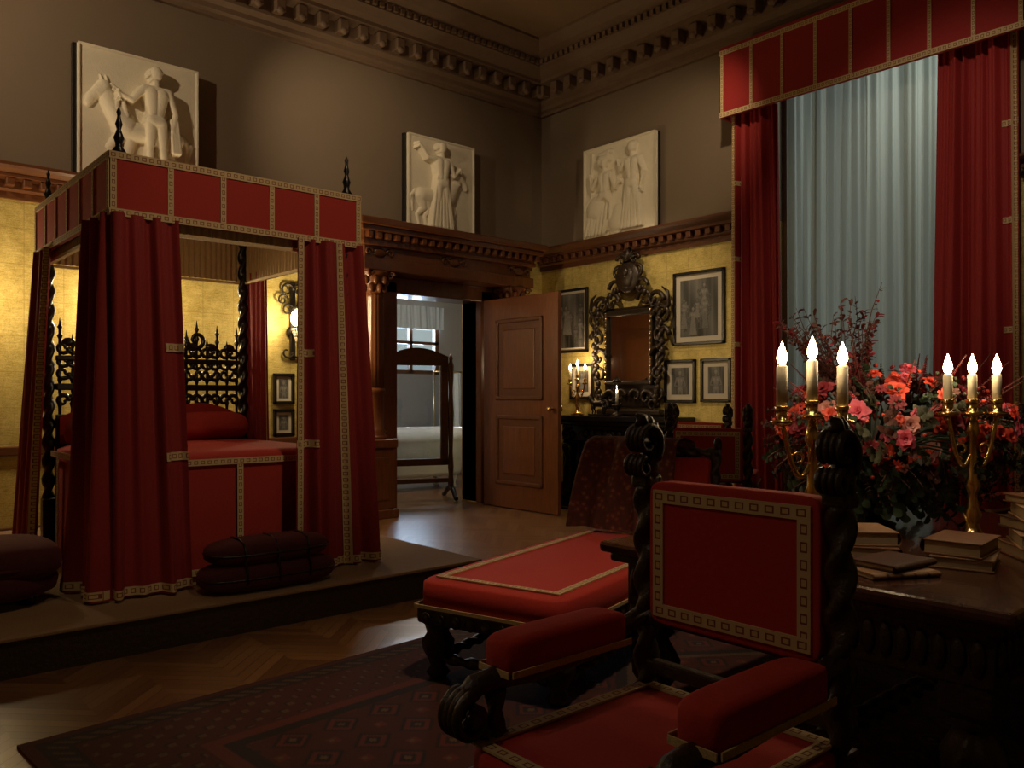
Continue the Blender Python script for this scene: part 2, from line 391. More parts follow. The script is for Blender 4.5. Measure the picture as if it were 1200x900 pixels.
# door surround with columns
t=MB('trim_7',TB(0))
t.bx(5.10,DX0,-.10,.30,0,DH+.14,M['wood'],.012); t.bx(DX1,6.76,-.10,.30,0,DH+.14,M['wood'],.012); t.bx(5.10,6.76,-.10,.30,DH,DH+.19,M['wood'],.012)
for xc in (4.88,6.95):
    t.bx(xc-.20,xc+.20,-.47,0,0,.10,M['wood'],.01); t.bx(xc-.17,xc+.17,-.43,0,.10,.78,M['wood'],.01); t.bx(xc-.20,xc+.20,-.46,0,.78,.88,M['wood'],.015)
    t.bx(xc-.11,xc+.11,-.445,-.42,.2,.68,M['wood'],.01)
    t.bx(xc-.17,xc+.17,-.08,0,.88,2.75,M['wood'],.01)
    t.lathe([(.15,0),(.15,.03),(.125,.05),(.14,.08),(.115,.11),(.115,.5),(.13,.52),(.13,.55),(.115,.57)],(xc,-.26,.88),M['wood'],24)
    t.lathe([(.112,0),(.11,.3),(.105,.7),(.10,1.0),(.11,1.02),(.10,1.05)],(xc,-.26,1.45),M['wood'],48,None,0,16,.05)
    t.lathe([(.10,0),(.11,.08),(.13,.17),(.18,.24),(.18,.26)],(xc,-.26,2.49),M['wood'],16)
    for ring,(zz,ro) in enumerate(((2.56,.12),(2.65,.145))):
        for i in range(8):
            a=2*pi*i/8+ring*.39; t.blob((xc+ro*math.cos(a),-.26+ro*math.sin(a),zz),(.035,.035,.055),M['wood'],nu=8,nv=6)
    for sx in (-1,1):
        for sy in (-1,1): t.scroll((xc+sx*.14,-.26+sy*.14,2.70),(sx*.7,sy*.7,0),(0,0,1),.045,.01,0,9,.014,.008,M['wood'],6,16)
t.bx(4.66,7.18,-.42,0,2.75,2.88,M['wood'],.01)
t.bx(4.69,7.15,-.38,0,2.88,3.02,M['wood'],.005)
t.bx(4.64,7.20,-.44,0,3.02,3.07,M['wood'],.01); t.bx(4.58,7.26,-.52,0,3.16,3.22,M['wood'],.01); t.bx(4.54,7.30,-.57,0,3.22,3.30,M['wood'],.02); t.bx(4.66,7.18,-.43,0,3.07,3.16,M['wood'])
for i in range(22):
    a=4.70+i*.118; t.bx(a-.03,a+.03,-.50,-.42,3.09,3.16,M['wood'],.008)
for xc in (4.88,6.95,5.92):
    t.blob((xc,-.38,2.95),(.09,.03,.055),M['woodh'],nu=12,nv=8)
    for s_ in (-1,1): t.scroll((xc+s_*.14,-.39,2.95),(s_,0,0),(0,0,1),.05,.01,pi,-4,.016,.008,M['woodh'],6,18)
t.done(origin=False)

# open door
TD=Matrix.Translation((6.50,7.93,0.01))@Matrix.Rotation(math.radians(-89),4,'Z')
d=MB('door_1',TD)
dw,dh,dt=1.30,2.54,.055
d.bx(0,dw,-dt/2,dt/2,0,dh,M['wood'],.006)
def dpanel(z0,z1):
    for sgn in (-1,1):
        y=sgn*(dt/2)
        x0,x1=.24,dw-.24
        for (a,b,cc,dd) in ((x0,x1,z0,z0+.05),(x0,x1,z1-.05,z1),(x0,x0+.05,z0,z1),(x1-.05,x1,z0,z1)):
            d.bx(a,b,y-.024,y+.024,cc,dd,M['woodh'],.012)
        d.bx(x0+.05,x1-.05,y-.004,y+.004,z0+.05,z1-.05,M['woodh'])
        d.box(((x0+x1)/2,y,(z0+z1)/2),(x1-x0-.26,.03,z1-z0-.26),M['wood'],.014)
dpanel(.28,1.12); dpanel(1.30,2.28)
for sgn in (-1,1):
    d.lathe([(.012,0),(.012,.04),(.03,.05),(.034,.07),(.02,.085)],(dw-.08,sgn*.03,1.2),M['brass'],12,Matrix.Rotation(-sgn*pi/2,4,'X'))
d.done()

# window
wd=MB('window_1')
for y in (WY0+.04,WY1-.04): wd.bx(XR+.12,XR+.2,y-.05,y+.05,WZ0,WZ1,M['woodh'])
wd.bx(XR+.12,XR+.2,(WY0+WY1)/2-.04,(WY0+WY1)/2+.04,WZ0,WZ1,M['woodh'])
for z in (WZ0+.04,WZ1-.04): wd.bx(XR+.12,XR+.2,WY0,WY1,z-.05,z+.05,M['woodh'])
wd.bx(XR+.15,XR+.156,WY0,WY1,WZ0,WZ1,M['glass']); wd.bx(XR+.02,XR+.3,WY0,WY1,WZ0-.05,WZ0,M['woodh'])
wd.done(origin=False)

# bathroom beyond
w=MB('wall_bathroom'); bw=M['bathwall']
w.bx(4.5,10.3,12.0,12.2,0,1.75,bw); w.bx(4.5,7.55,12.0,12.2,1.75,2.85,bw); w.bx(8.75,10.3,12.0,12.2,1.75,2.85,bw); w.bx(4.5,10.3,12.0,12.2,2.85,3.3,bw)
w.bx(4.4,4.6,YB+.3,12.2,0,3.3,bw); w.bx(10.2,10.4,YB+.3,12.2,0,3.3,bw); w.bx(XR+.3,10.3,YB+.2,YB+.3,0,3.3,bw); w.bx(4.4,10.4,YB+.3,12.2,3.3,3.4,bw); w.done(origin=False)
wd=MB('window_2')
for (a,b,e,g) in ((7.55,8.75,1.75,1.82),(7.55,8.75,2.78,2.85),(7.55,7.63,1.75,2.85),(8.67,8.75,1.75,2.85),(8.12,8.18,1.75,2.85),(7.55,8.75,2.28,2.33)): wd.bx(a,b,12.0,12.08,e,g,M['woodh'])
wd.bx(7.55,8.75,12.04,12.046,1.75,2.85,M['glass']); wd.done(origin=False)
wd=MB('window_shade'); drape(wd,[(7.5,11.93),(8.8,11.93)],[(7.5,11.93),(8.8,11.93)],2.55,2.95,9,.015,M['whitecloth'],bottomband=False); wd.done()
tl=MB('towel_rail'); drape(tl,[(7.95,10.9),(8.4,10.9)],[(7.93,10.9),(8.42,10.9)],.5,1.75,5,.02,M['whitecloth'],bottomband=False); tl.tube([(7.85,10.9,1.76),(8.5,10.9,1.76)],.015,M['brass'])
for q in (7.85,8.5): tl.tube([(q,10.9,1.76),(q,10.9,0)],.015,M['brass'])
tl.done()
tb=MB('bathtub')
def tubf(u,v):
    a=2*pi*u
    e=.55
    def sp(x): return math.copysign(abs(x)**e,x)
    k=[(.0,.20,.80),(.25,.20,.92),(.5,.50,1.0),(.8,.86,1.04),(.9,.90,1.1),(.94,.88,1.08),(1.0,.3,.9)]
    for i in range(len(k)-1):
        if v<=k[i+1][0]+1e-9:
            t_=(v-k[i][0])/(k[i+1][0]-k[i][0]); z=k[i][1]+(k[i+1][1]-k[i][1])*t_; s_=k[i][2]+(k[i+1][2]-k[i][2])*t_; break
    return (6.85+.80*s_*sp(math.cos(a)),10.0+.36*s_*sp(math.sin(a)),z)
tb.surf(tubf,0,1,0,1,40,24,M['porc']); tb.box((6.85,10.0,.22),(1.2,.5,.06),M['porc'],.02)
for sx in (-1,1):
    for sy in (-1,1): tb.lathe([(.05,0),(.03,.06),(.04,.12),(.06,.22)],(6.85+sx*.55,10.0+sy*.22,0),M['porc'],10)
tb.done()
# cheval mirror
ch=MB('cheval_mirror',Matrix.Translation((6.10,8.85,0))@Matrix.Rotation(-.35,4,'Z')); W_=M['woodh']
for sx in (-1,1):
    ch.lathe([(.04,0),(.04,.1),(.03,.2),(.04,.3),(.028,.5),(.04,1.0),(.028,1.3),(.04,1.6),(.045,1.64),(.02,1.7),(.03,1.74),(0.004,1.8)],(sx*.46,0,.12),W_,12)
    ch.tube([(sx*.46,0,.16),(sx*.46,-.12,.12),(sx*.46,-.2,.035),(sx*.46,-.25,.03)],[.035,.035,.026,.03],M['ebony'])
    ch.tube([(sx*.46,0,.16),(sx*.46,.15,.12),(sx*.46,.28,.035),(sx*.46,.33,.03)],[.035,.035,.026,.03],M['ebony'])
    ch.bx(sx*.37-.05,sx*.37+.05,-.03,.03,.45,1.85,W_,.01)
ch.bx(-.46,.46,-.02,.02,.22,.28,W_,.01)
ch.bx(-.42,.42,-.03,.03,.45,.54,W_,.01); ch.bx(-.42,.42,-.03,.03,1.76,1.86,W_,.01); ch.bx(-.33,.33,-.006,.006,.52,1.78,M['cheval'])
for y_ in (-.025,.025): ch.surf(lambda u,v:(-.42+.84*u,y_,1.85+v*(.03+.11*math.sin(pi*u))),0,1,0,1,20,2,W_)
ch.surf(lambda u,v:(-.42+.84*u,-.025+.05*v,1.88+.11*math.sin(pi*u)),0,1,0,1,20,1,W_)
ch.done()

# ------------------------------------------------------------ RELIEFS
def caps_height(W,H,caps,nx,ny,k=.55):
    xs=np.linspace(0,W,nx); ys=np.linspace(0,H,ny); X,Y=np.meshgrid(xs,ys); Z=np.zeros_like(X)
    for cp in caps:
        x0,y0,r0,x1,y1,r1=cp[:6]; base=cp[6] if len(cp)>6 else 0.0
        dx,dy=x1-x0,y1-y0; L2=dx*dx+dy*dy+1e-9
        t=np.clip(((X-x0)*dx+(Y-y0)*dy)/L2,0,1); D=np.hypot(X-(x0+t*dx),Y-(y0+t*dy)); r=r0+(r1-r0)*t
        h=np.where(D<r,np.sqrt(np.maximum(r*r-D*D,0))*k+base*np.clip((r-D)/(.15*r+1e-6),0,1),0)
        Z=np.maximum(Z,h)
    for _ in range(1):
        Z[1:-1,1:-1]=(Z[1:-1,1:-1]*4+Z[:-2,1:-1]+Z[2:,1:-1]+Z[1:-1,:-2]+Z[1:-1,2:])/8
    return X,Y,Z
def human(cx,by,h,arms,legs=None,skirt=False,face=-1,base=.012,hair=True,lean=0):
    C=[]; u=h/8.0; X=lambda t:cx+lean*t
    hd=(X(7.4),by+7.45*u)
    C.append((hd[0],hd[1]-.1*u,.42*u,hd[0],hd[1]+.12*u,.47*u,base+.006))
    C.append((hd[0]+face*.40*u,hd[1]-.05*u,.10*u,hd[0]+face*.44*u,hd[1]-.12*u,.08*u,base+.012))
    C.append((hd[0]+face*.22*u,hd[1]-.38*u,.14*u,hd[0]+face*.26*u,hd[1]-.40*u,.1*u,base+.010))
    if hair:
        for a in range(7):
            an=pi*.15+a*.42; C.append((hd[0]-face*math.cos(an)*.25*u,hd[1]+math.sin(an)*.38*u,.2*u,hd[0]-face*math.cos(an)*.42*u,hd[1]+math.sin(an)*.45*u,.14*u,base+.012))
    C.append((X(7.0),by+7.0*u,.26*u,X(6.4),by+6.5*u,.3*u,base))
    C.append((X(6.3)-.75*u,by+6.3*u,.36*u,X(6.3)+.75*u,by+6.3*u,.36*u,base))
    C.append((X(6)-.35*u,by+6.0*u,.55*u,X(4.6)-.2*u,by+4.7*u,.40*u,base)); C.append((X(6)+.35*u,by+6.0*u,.55*u,X(4.6)+.2*u,by+4.7*u,.40*u,base))
    C.append((X(5.9)-.38*u,by+5.85*u,.36*u,X(5.9)-.34*u,by+5.75*u,.34*u,base+.014)); C.append((X(5.9)+.38*u,by+5.85*u,.36*u,X(5.9)+.34*u,by+5.75*u,.34*u,base+.014))
    C.append((X(4.2)-.25*u,by+4.1*u,.52*u,X(4.2)+.25*u,by+4.1*u,.52*u,base))
    for s_,leg in zip((-1,1),legs or [((-.38,2.2),(-.38,.15)),((.50,2.2),(.62,.2))]):
        (kx,ky),(fx,fy)=leg
        C.append((X(4)+s_*.36*u,by+3.9*u,.44*u,cx+kx*u,by+ky*u,.27*u,base))
        C.append((cx+kx*u,by+(ky-.1)*u,.28*u,cx+(kx*.5+fx*.5)*u,by+(ky*.6+fy*.4)*u,.28*u,base)); C.append((cx+(kx*.5+fx*.5)*u,by+(ky*.6+fy*.4)*u,.28*u,cx+fx*u,by+fy*u,.15*u,base))
        C.append((cx+fx*u,by+fy*u,.15*u,cx+(fx+face*.55)*u,by+(fy-.08)*u,.10*u,base))
    for s_,(el,ha) in zip((-1,1),arms):
        sx=X(6.3)+s_*.85*u; sy=by+6.3*u
        C.append((sx,sy,.30*u,cx+el[0]*u,by+el[1]*u,.21*u,base+.006)); C.append((cx+el[0]*u,by+el[1]*u,.22*u,cx+ha[0]*u,by+ha[1]*u,.13*u,base+.006))
        C.append((cx+ha[0]*u,by+ha[1]*u,.17*u,cx+(ha[0]+.1)*u,by+(ha[1]-.2)*u,.14*u,base+.006))
        for q in range(4): C.append((cx+(ha[0]+.02*q)*u,by+(ha[1]-.2)*u,.05*u,cx+(ha[0]-.15+.12*q)*u,by+(ha[1]-.45)*u,.04*u,base+.006))
    if skirt:
        for q in range(9):
            t_=(q-4)/4; C.append((cx+t_*.5*u,by+4.9*u,.14*u,cx+t_*1.15*u+.1*u*math.sin(q*2),by+.15*u,.22*u,base+.012))
    return C
def horse(x,y,s,face=-1,base=.0):
    C=[];f=face
    def c(x0,y0,r0,x1,y1,r1,b=0): C.append((x+f*x0*s,y+y0*s,r0*s,x+f*x1*s,y+y1*s,r1*s,base+b))
    c(-.55,.0,.23,.40,.02,.21); c(.36,.08,.25,.66,.55,.17); c(.62,.50,.17,.74,.78,.12); c(.74,.80,.13,.98,.52,.085,.006); c(.96,.55,.09,1.02,.42,.075,.006)
    c(.74,.74,.12,.84,.66,.11,.008)
    c(.68,.90,.035,.70,1.02,.012,.012); c(.76,.90,.03,.80,1.01,.012,.012)
    for q in range(10): c(.60-.035*q,.86-.085*q,.04,.47-.045*q,.78-.09*q,.028,.022)
    c(.84,.74,.02,.85,.735,.02,.03); c(1.03,.45,.02,1.04,.44,.02,.02)
    c(.38,-.05,.15,.62,-.35,.08); c(.62,-.35,.08,.48,-.64,.05); c(.48,-.64,.05,.58,-.72,.06)
    c(.25,-.08,.14,.28,-.45,.075); c(.28,-.45,.07,.26,-.85,.045); c(.26,-.85,.05,.34,-.93,.06)
    c(-.58,.0,.22,-.48,-.32,.12); c(-.48,-.32,.11,-.70,-.55,.06); c(-.70,-.55,.06,-.62,-.88,.045); c(-.62,-.88,.05,-.52,-.94,.06)
    c(-.45,-.05,.2,-.30,-.35,.11,-.0); c(-.30,-.35,.1,-.45,-.58,.06); c(-.45,-.58,.06,-.38,-.88,.045)
    c(-.76,.12,.05,-.90,-.05,.07); c(-.90,-.05,.08,-.86,-.45,.03)
    return C
def relief(name,T,W,H,caps,border=True):
    r=MB(name,T)
    r.bx(-.035,W+.0,-.05,-.0,0,H,M['ebony'],.004)
    r.bx(0,W,-.085,-.05,.0,H,M['plaster'],.004)
    nx,ny=250,int(250*H/W)
    X,Y,Z=caps_height(W,H,caps,nx,ny,.75)
    Z=Z+.0022*np.random.rand(*Z.shape)
    Z+= .016*((X<.02)|(X>W-.02)|(Y<.035)|(Y>H-.02))
    P=np.stack([X.ravel(),-.086-Z.ravel(),Y.ravel()],1)
    i=np.arange(nx-1)[None,:]+np.arange(ny-1)[:,None]*nx; i=i.ravel()
    F=np.stack([i,i+1,i+nx+1,i+nx],1)
    r.add([tuple(p) for p in P],[tuple(int(q) for q in f_) for f_ in F],M['plaster'])
    r.done()
c1=horse(.56,.47,.47,-1,.004)+human(.65,.05,1.06,[((-1.6,5.3),(-2.5,5.6)),((1.35,4.9),(1.15,3.7))],face=-1,base=.085)
c1+=[(.33,.83,.018,.31,.66,.025,.06),(.35,.80,.018,.40,.60,.025,.06)]
for q in range(4): c1.append((.79+.018*q,.64,.016,.81+.02*q,.34,.022,.09))
relief('plaster_relief_panel',TB(1.90,YB-.03,3.335),1.07,1.20,c1)
c2=horse(.42,.42,.42,1,.004)+human(.44,.05,1.04,[((-1.6,6.3),(-2.6,7.5)),((1.4,5.0),(2.1,5.8))],skirt=True,face=-1,base=.075)
c2+=[(.10,1.02,.012,.72,.62,.012,.06)]
relief('plaster_relief_panel',TB(5.44,YB-.03,3.335),.99,1.14,c2)
c3=human(.82,.05,1.04,[((-1.4,5.6),(-1.8,6.6)),((1.4,5.0),(1.0,3.6))],skirt=True,face=-1,base=.03)
c3+=human(.38,.05,.92,[((-1.8,5.0),(-2.2,6.6)),((1.5,4.6),(2.2,5.4))],legs=[((-1.6,3.2),(-1.9,.3)),((.9,3.2),(.8,.3))],face=-1,base=.035)
c3+=[(.22,.36,.20,.24,.38,.20,-.07),(.12,.05,.012,.16,1.08,.012,.02),(.55,.15,.15,.60,.28,.13,-.04),(.33,.95,.08,.42,.97,.06,.02),(.30,1.03,.03,.46,1.05,.03,.03)]
for q in range(6): c3.append((.42-.05*q,.42,.025,.36-.06*q,.06,.03,.03))
relief('plaster_relief_panel',TR(7.27,XR-.03,3.335),1.16,1.15,c3)

# ------------------------------------------------------------ ENGRAVINGS
def picture(T,W,H,fw=.035,m=.06,seed=0,name='framed_engraving',portrait=False):
    p=MB(name,T)
    for (a,b,c_,d_) in ((0,W,0,fw),(0,W,H-fw,H),(0,fw,0,H),(W-fw,W,0,H)): p.bx(a,b,-.035,0,c_,d_,M['ebony'],.006)
    p.bx(fw*.6,W-fw*.6,-.012,0,fw*.6,H-fw*.6,M['mat'])
    rs=np.random.RandomState(seed); iw,ih=W-2*fw-2*m,H-2*fw-2*m
    caps=[]
    if portrait: caps=human(iw*.5,-ih*.5,ih*1.4,[((-1.4,4.8),(-.3,4.6)),((1.4,4.8),(.4,4.6))],face=-1,base=.01)
    else:
        for q in range(11):
            hh=ih*rs.uniform(.25,.55); caps+=human(iw*rs.uniform(.08,.92),ih*rs.uniform(.02,.42),hh,[((-1.3,5),(-1.8,rs.uniform(4,6.5))),((1.3,5),(1.9,rs.uniform(4,6.5)))],skirt=rs.rand()>.5,face=rs.choice([-1,1]),base=.02*ih*rs.rand())
    nx,ny=80,int(80*ih/iw); X,Y,Z=caps_height(iw,ih,caps,nx,ny,1)
    Zn=Z/(Z.max()+1e-6); g=.10+.14*(Y/ih)+.10*np.sin(X/iw*9+Y/ih*4)+.08*(np.sin(X/iw*31)>.6); g=np.where(Z>0,.05+.45*Zn**1.5+.12*rs.rand(ny,nx),g); g*=.55
    col=[(max(.015,q),max(.015,q)*.95,max(.015,q)*.84,1) for q in g.ravel()]
    P=[(x+fw+m,-.0135,y+fw+m) for x,y in zip(X.ravel(),Y.ravel())]
    i=(np.arange(nx-1)[None,:]+np.arange(ny-1)[:,None]*nx).ravel()
    p.add(P,[(int(q),int(q)+1,int(q)+nx+1,int(q)+nx) for q in i],M['engr'],True,None,col)
    p.done()
picture(TR(7.93,XR-.002,1.93),.63,.84,seed=1,m=.03)
picture(TR(7.62,XR-.002,1.32),.42,.46,seed=2,portrait=True)
picture(TR(5.93,XR-.002,1.94),.70,.84,seed=3,m=.06)
picture(TR(6.06,XR-.002,1.28),.44,.50,seed=4,portrait=True)
picture(TR(5.55,XR-.002,1.29),.40,.49,seed=5,portrait=True)
picture(TB(3.80,YB-.002,1.27),.24,.33,seed=6,portrait=True,m=.03)
picture(TB(3.80,YB-.002,.93),.24,.29,seed=7,portrait=True,m=.03)

# ------------------------------------------------------------ FIREPLACE
fp=MB('black_marble_fireplace',TR(6.56,XR-.005,0))
B=M['black']; hw=.90
fp.bx(-hw-.03,hw+.03,-.48,0,1.05,1.12,B,.015); fp.bx(-hw,hw,-.44,0,1.0,1.05,B,.01); fp.bx(-hw+.04,hw-.04,-.36,0,.80,1.0,B,.01)
for s_ in (-1,1):
    xa=s_*(hw-.17); fp.bx(xa-.14,xa+.14,-.34,0,.0,.8,B,.01); fp.bx(xa-.16,xa+.16,-.40,0,0,.12,B,.015)
    fp.lathe([(.07,0),(.08,.03),(.05,.06),(.07,.2),(.075,.32),(.045,.45),(.07,.52),(.09,.58),(.09,.64)],(xa,-.37,.13),B,14)
    fp.scroll((xa,-.40,.88),(s_,0,0),(0,0,1),.08,.015,pi/2,-7,.022,.01,B,6,24)
for q in range(9): fp.blob(((q-4)*.11,-.365,.90),(.045,.02,.05),B,nu=8,nv=6)
for q in range(8): fp.scroll(((q-3.5)*.13,-.37,.9),(1,0,0),(0,0,1),.05,.01,0,7,.012,.008,B,5,14)
fp.bx(-hw+.3,hw-.3,-.30,0,.62,.8,B,.01)
for s_ in (-1,1): fp.bx(s_*.56-.06,s_*.56+.06,-.30,0,0,.62,B,.01)
fp.bx(-.5,.5,-.04,0,0,.62,simple('firebox_black',(.006,.005,.005),.9))  # near-black slab closing off the fireplace opening
fp.bx(-hw-.1,hw+.1,-.75,-.3,0,.03,B,.008)
fp.done()

# ornate mirror
om=MB('carved_mirror',TR(6.56,XR-.005,0)); K=simple('carved_dark_gilt',(.035,.022,.012),.35,.3,ns=40,var=.6,bs=.4)
ax=(1,0,0);ay=(0,0,1); yy=-.09
om.bx(-.42,.42,-.05,0,1.22,2.45,K,.02)
om.bx(-.33,.33,-.058,-.052,1.55,2.34,M['mirror'])
for (a,b,c_,d_) in ((-.38,.38,1.49,1.55),(-.38,.38,2.34,2.41),(-.38,-.33,1.49,2.41),(.33,.38,1.49,2.41)): om.bx(a,b,-.10,-.02,c_,d_,K,.018)
for i in range(14):
    for s_ in (-1,1): om.blob((s_*.355,-.10,1.52+i*.066),(.014,.012,.022),M['brass'],nu=8,nv=5)
for s_ in (-1,1):
    for (cx_,cz,r0,a0,a1,w_) in ((.47,1.40,.10,pi,pi+7,.03),(.46,1.62,.11,0,7,.028),(.47,1.84,.12,pi,pi-7,.03),(.50,2.07,.13,0,7,.032),(.53,2.30,.14,pi,pi-7,.034),(.42,2.48,.13,0,7,.034),(.26,2.52,.12,pi,pi-7,.032),
        (.20,2.68,.11,0,7,.028),(.15,2.86,.11,pi,pi-7,.028),(.10,3.02,.08,0,6.5,.022),(.28,1.34,.10,0,7,.03),(.12,1.36,.09,pi,pi-6,.026),(.38,1.24,.09,0,6,.026)):
        om.scroll((s_*cx_,yy,cz),(s_,0,0),ay,r0,.015,a0,a1,w_,w_*.35,K,7,26)
    for i in range(26):
        t_=i/25; z=1.3+t_*1.35; xx=.44+.10*math.sin(t_*pi)*(1 if i%2 else .6)
        if z>2.45: xx-=(z-2.45)*1.2
        om.blob((s_*xx,yy-.02,z),(.035,.03,.05),K,nu=8,nv=6,X=Matrix.Rotation(s_*rr(-.8,.8),3,'Y'))
    om.tube([(s_*.5,yy,2.3),(s_*.62,yy,2.42),(s_*.60,yy,2.58),(s_*.52,yy,2.64)],[.03,.028,.022,.008],K)
om.lathe([(.17,-.03),(.2,0),(.17,.03)],(0,yy,2.80),K,24,Matrix.Rotation(pi/2,4,'X'))
om.blob((0,yy-.02,2.80),(.11,.04,.14),K); om.blob((0,yy-.05,2.86),(.05,.03,.06),K)
om.tube([(0,yy,3.0),(0,yy,3.1),(0,yy,3.18)],[.06,.04,.008],K)
for i in range(5):
    a=pi*(.1+.2*i); om.tube([(0,yy,3.0),(.06*math.cos(a),yy,3.02+.06*math.sin(a)),(.12*math.cos(a),yy,3.02+.13*math.sin(a))],[.025,.02,.006],K)
om.bx(-.5,.5,-.12,0,1.125,1.2,K,.02)
om.done()

# ------------------------------------------------------------ candles / candelabra
def bulb(mb,p,h=.075):
    k=h/.075
    mb.lathe([(.004,0),(.011*k,.008*k),(.016*k,.022*k),(.014*k,.038*k),(.008*k,.056*k),(.001,.075*k)],p,M['bulb'],12)
def point(name,loc,power,col=(1,.70,.40),rad=.03):
    l=bpy.data.lights.new(name,'POINT'); l.energy=power; l.color=col; l.shadow_soft_size=rad
    o=bpy.data.objects.new(name,l); bpy.context.collection.objects.link(o); o.location=loc; return o
def candelabrum(x,y,z,H,spread,ang,ch=.20,cr=.022,power=3,mid=.0,name='brass_candelabrum',bh=.085):
    T=Matrix.Translation((x,y,z)); c=MB(name,T); Bm=M['brass']
    st=H-ch-.1
    k=st
    c.lathe([(.085,0),(.09,.01),(.08,.025),(.05,.04),(.03,.06),(.022,.09),(.034,.12),(.022,.15),(.016,.2*k+.1),(.03,.25*k+.1),(.018,.32*k+.1),(.014,.8*k),(.028,.86*k),(.02,.92*k),(.014,k)],(0,0,0),Bm,18)
    ca,sa=math.cos(ang),math.sin(ang)
    tips=[(0,0,st+mid)]
    c.tube([(0,0,st*.9),(0,0,st+mid)],.012,Bm)
    for s_ in (-1,1):
        P=[]
        for i in range(17):
            t_=i/16; r_=spread*t_; zz=st*.72-.07*math.sin(pi*t_*1.0)*1.2+ (st-st*.72)*t_**2.2
            P.append((s_*r_*ca,s_*r_*sa,zz))
        c.tube(P,[.009]*17,Bm,8)
        c.scroll((s_*spread*.45*ca,s_*spread*.45*sa,st*.72+.0),(s_*ca,s_*sa,0),(0,0,1),.035,.008,-pi/2,5,.007,.004,Bm,6,18)
        tips.append((s_*spread*ca,s_*spread*sa,st))
    for (tx,ty,tz) in tips:
        c.lathe([(.008,-.02),(.038,-.01),(.042,0),(.018,.005),(.02,.035),(.027,.05),(.022,.052)],(tx,ty,tz),Bm,14)
        c.lathe([(cr,.03),(cr,ch),(cr*.8,ch+.006),(.006,ch+.008)],(tx,ty,tz),M['candle'],14)
        bulb(c,(tx,ty,tz+ch+.005),bh)
        point('candle_light',(x+tx,y+ty,z+tz+ch+.03+bh),power)
    c.done()
# ------------------------------------------------------------ TABLE
RZ=.018
TX0,TX1,TY0,TY1,TH=2.40,4.45,.74,2.22,.78
t=MB('carved_library_table'); D=M['dark']; Bw=M['brownwood']
t.bx(TX0,TX1,TY0,TY1,TH-.045,TH,Bw,.015); t.bx(TX0+.03,TX1-.03,TY0+.03,TY1-.03,TH-.08,TH-.045,D,.012)
t.bx(TX0+.08,TX1-.08,TY0+.08,TY1-.08,TH-.25,TH-.08,D,.01)
for i in range(25):
    y=TY0+.12+i*(TY1-TY0-.24)/24
    for x in (TX0+.075,TX1-.075): t.blob((x,y,TH-.16),(.012,.022,.055),D,nu=8,nv=6); t.blob((x-.01,y,TH-.065),(.035,.020,.018),D,nu=8,nv=5)
for i in range(34):
    x=TX0+.12+i*(TX1-TX0-.24)/33
    for y in (TY0+.075,TY1-.075): t.blob((x,y,TH-.16),(.022,.012,.055),D,nu=8,nv=6); t.blob((x,y,TH-.065),(.020,.035,.018),D,nu=8,nv=5)
legs=[(TX0+.16,TY0+.16),(TX1-.16,TY0+.16),(TX0+.16,TY1-.16),(TX1-.16,TY1-.16)]
for (x,y) in legs:
    t.box((x,y,TH-.22),(.15,.15,.24),D,.012)
    t.lathe([(.05,.12),(.075,.14),(.045,.17),(.05,.2),(.085,.26),(.09,.31),(.06,.37),(.045,.40),(.07,.42),(.045,.45),(.06,.5),(.07,.54)],(x,y,0),D,32,None,0,8,.08)
    t.box((x,y,.12),(.13,.13,.08),D,.012); t.lathe([(.04,RZ),(.06,.03),(.06,.055),(.04,.08)],(x,y,0),D,14)
for a,b in ((0,2),(1,3)):
    t.twist((*legs[a],.12),(*legs[b],.12),.032,.12,D)
ym=(TY0+TY1)/2; t.twist((TX0+.16,ym,.12),(TX1-.16,ym,.12),.034,.12,D)
t.done()
RA=math.atan2(-.6587,.7524)
candelabrum(2.71,1.48,TH,.775,.112,RA+.1,.19,.0195,1.4,mid=.02)
candelabrum(3.40,1.20,TH,.75,.100,RA+.1,.14,.017,1.1,mid=.0,bh=.08)

# books
def book(mb,c,l,w,t_,rz,mat):
    X=Matrix.Translation(c)@Matrix.Rotation(rz,4,'Z'); old=mb.T; mb.T=old@X
    mb.bx(-l/2,l/2,-w/2,w/2,0,.006,mat,.002); mb.bx(-l/2,l/2,-w/2,w/2,t_-.006,t_,mat,.002); mb.bx(-l/2+.006,l/2-.006,-w/2+.004,w/2-.008,.006,t_-.006,M['pages'])
    mb.surf(lambda u,v:(-l/2+l*u,-w/2-.010*math.sin(pi*v),t_*v),0,1,0,1,1,8,mat)
    for q in (-.3,-.1,.1,.3): mb.surf(lambda u,v:(l*q-.005+.01*u,-w/2-.003-.011*math.sin(pi*v),t_*v),0,1,.05,.95,1,8,M['leather3'])
    mb.T=old
b=MB('stacked_books')
book(b,(2.92,1.38,TH+.001),.25,.18,.045,.55,M['leather']); book(b,(2.92,1.39,TH+.047),.22,.16,.05,.75,M['leather2'])
b.done()
b=MB('stacked_books'); book(b,(3.00,1.08,TH+.001),.26,.19,.04,.25+pi,M['leather2']); book(b,(3.00,1.09,TH+.042),.25,.18,.05,.1+pi,M['leather']); b.done()
b=MB('stacked_books'); book(b,(2.66,1.19,TH+.001),.24,.17,.018,-.5,M['leather2']); book(b,(2.70,1.20,TH+.020),.23,.16,.022,-.15,M['leather3']); b.done()
b=MB('stacked_books')
zz=TH+.001
for i,(l,w_,t_,rz,mt_) in enumerate(((.30,.21,.045,.1,'leather'),(.29,.20,.05,-.15,'leather2'),(.27,.19,.04,.2,'leather3'),(.26,.18,.05,-.1,'leather2'),(.23,.16,.03,.3,'leather'))):
    book(b,(3.31,.93,zz),l,w_,t_,rz+.6,M[mt_]); zz+=t_+.001
b.done()
b=MB('stacked_books')
zz=TH+.001
